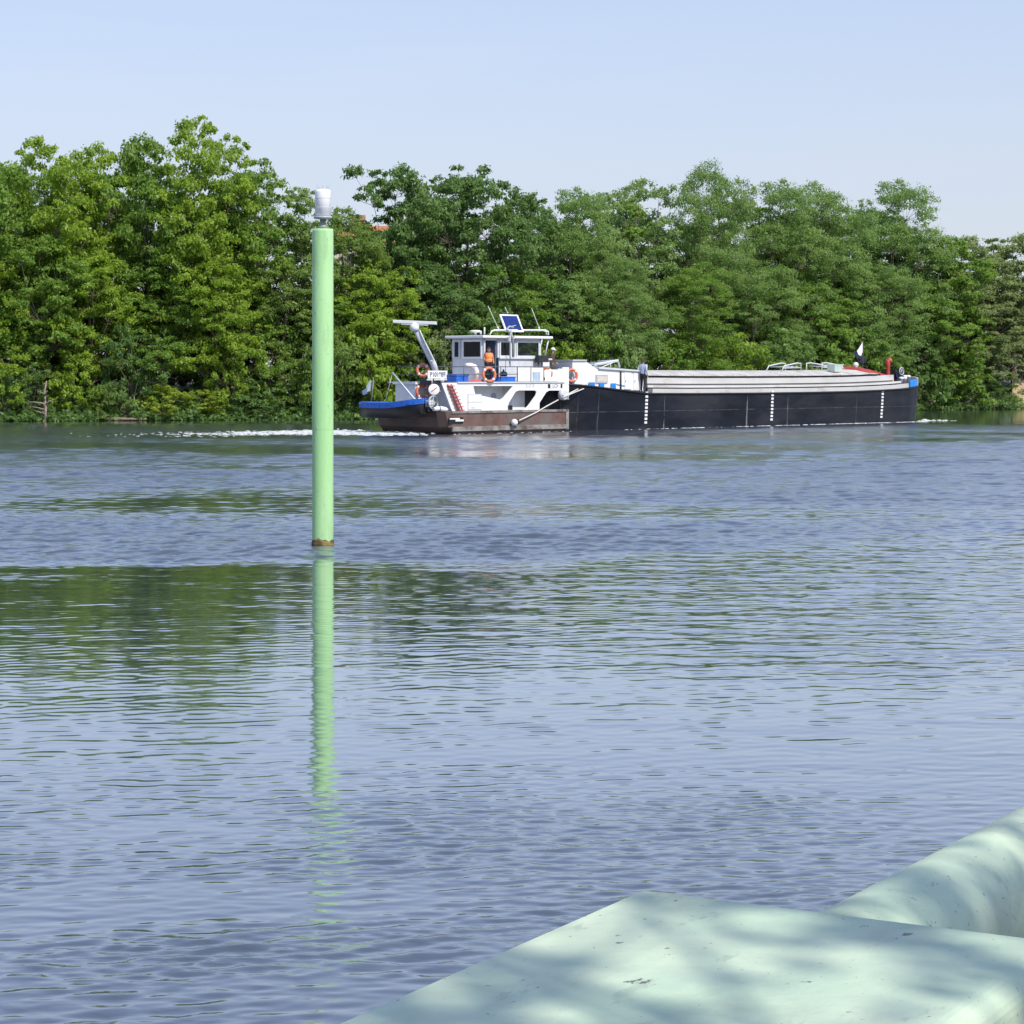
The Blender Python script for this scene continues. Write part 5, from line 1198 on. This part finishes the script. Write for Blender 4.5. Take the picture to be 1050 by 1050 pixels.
# ------------------------------------------------------------------ foam: wake behind the tug and wash along the hulls
def foam_mat():
    m = bpy.data.materials.new('foam'); m.use_nodes = True; t = m.node_tree; N = t.nodes; L = t.links
    p = N['Principled BSDF']; p.inputs['Base Color'].default_value = (.72,.76,.76,1); p.inputs['Roughness'].default_value = .7
    tr = N.new('ShaderNodeBsdfTransparent'); mx = N.new('ShaderNodeMixShader'); mx.inputs[0].default_value = .62; L.new(tr.outputs[0], mx.inputs[1]); L.new(p.outputs[0], mx.inputs[2]); L.new(mx.outputs[0], N['Material Output'].inputs[0])
    return m
fm = foam_mat()
def foam(name, label, pts, n, wd, hmax, seed, size=(.10,.40)):
    rg = random.Random(seed); b = MB()
    cum = list(zip(pts, pts[1:])); lens = [math.dist(a[:2], c[:2]) for a, c in cum]; tot = sum(lens)
    for i in range(n):
        u = rg.random()*tot; k = 0
        while k < len(lens)-1 and u > lens[k]: u -= lens[k]; k += 1
        a, c = cum[k]; f_ = min(1, u/max(lens[k], 1e-6)); dn = a[2]+(c[2]-a[2])*f_
        if rg.random() > dn: continue
        w_ = wd*(1.2-.6*dn); x = a[0]+(c[0]-a[0])*f_+rg.gauss(0, w_*.35); y = a[1]+(c[1]-a[1])*f_+rg.gauss(0, w_)
        sx_ = rg.uniform(*size)*(.5+.7*dn); sy_ = sx_*rg.uniform(.35,.9); hh = hmax*rg.random()**2*dn+.012; m_ = 7; ph = rg.random()*6
        r0 = [(x+sx_*math.cos(2*math.pi*j/m_+ph)*rg.uniform(.6,1.2), y+sy_*math.sin(2*math.pi*j/m_+ph)*rg.uniform(.6,1.2), -.02) for j in range(m_)]
        r1 = [(x+(px_-x)*.55, y+(py_-y)*.55, hh*rg.uniform(.7,1)) for px_, py_, _ in r0]
        b.loft([r0, r1], smooth=True)
    o = b.build(name, fm, None); tag(o, label, 'foam', kind='stuff'); return o
WK = lambda s_, t_, d_: (P0[0]+s_*UX+t_*VX, P0[1]+s_*UY+t_*VY, d_)
foam('wake_foam', 'white churned wake trailing left behind the tug',
     [WK(-14.0,2.4,.9), WK(-15.5,3.2,.9), (at(340,110.5),110.5,.7), (at(270,109.5),109.5,.45), (at(215,108.5),108.5,.16), (at(120,106),106,.02), (at(0,103),103,.0)], 8500, 1.9, .11, 1, (.04,.26))
foam('bow_wash', 'white bow wave at the forward end of the barge', [WK(24.8,.1,.3), WK(26.2,.6,.6), WK(27.2,1.4,.8), WK(27.8,.6,.5), WK(28.3,-.2,.1)], 260, .22, .14, 2, (.05,.22))
foam('hull_wash', 'thin white wash along the black barge hull', [WK(-2,-.15,.10), WK(1,-.15,.4), WK(4.6,-.15,.5), WK(5.2,-.2,.15), WK(8.2,-.15,.4), WK(11.8,-.15,.4), WK(14,-.2,.5), WK(18,-.15,.55), WK(22,-.15,.3), WK(25,-.12,.5)], 700, .14, .05, 3, (.04,.20))
foam('tug_wash', 'thin white wash along the rusty tug hull', [WK(-14.4,-.1,.35), WK(-12,-.15,.12), WK(-9,-.15,.3), WK(-6,-.15,.12)], 160, .12, .05, 6, (.04,.16))

# ------------------------------------------------------------------ the tree on the near quay that dapples the mooring box
tr, V = tree_parts(91, 11.0, 3.6, 6.0, 84, .15, per=26, tufts=9, flat=.52, bs=.66, width=.6, subs=10)
e = tag(empty('quay_tree', (5.5, -2.0, 1.25)), 'young tree on the near quay casting dappled shade on the mint box', 'tree')
tr.build('trunk', BARK, e, fixn=False); cm = leaf_mesh('crown', V, LEAF['mid']); o = bpy.data.objects.new('crown', cm); COL.objects.link(o); o.parent = e
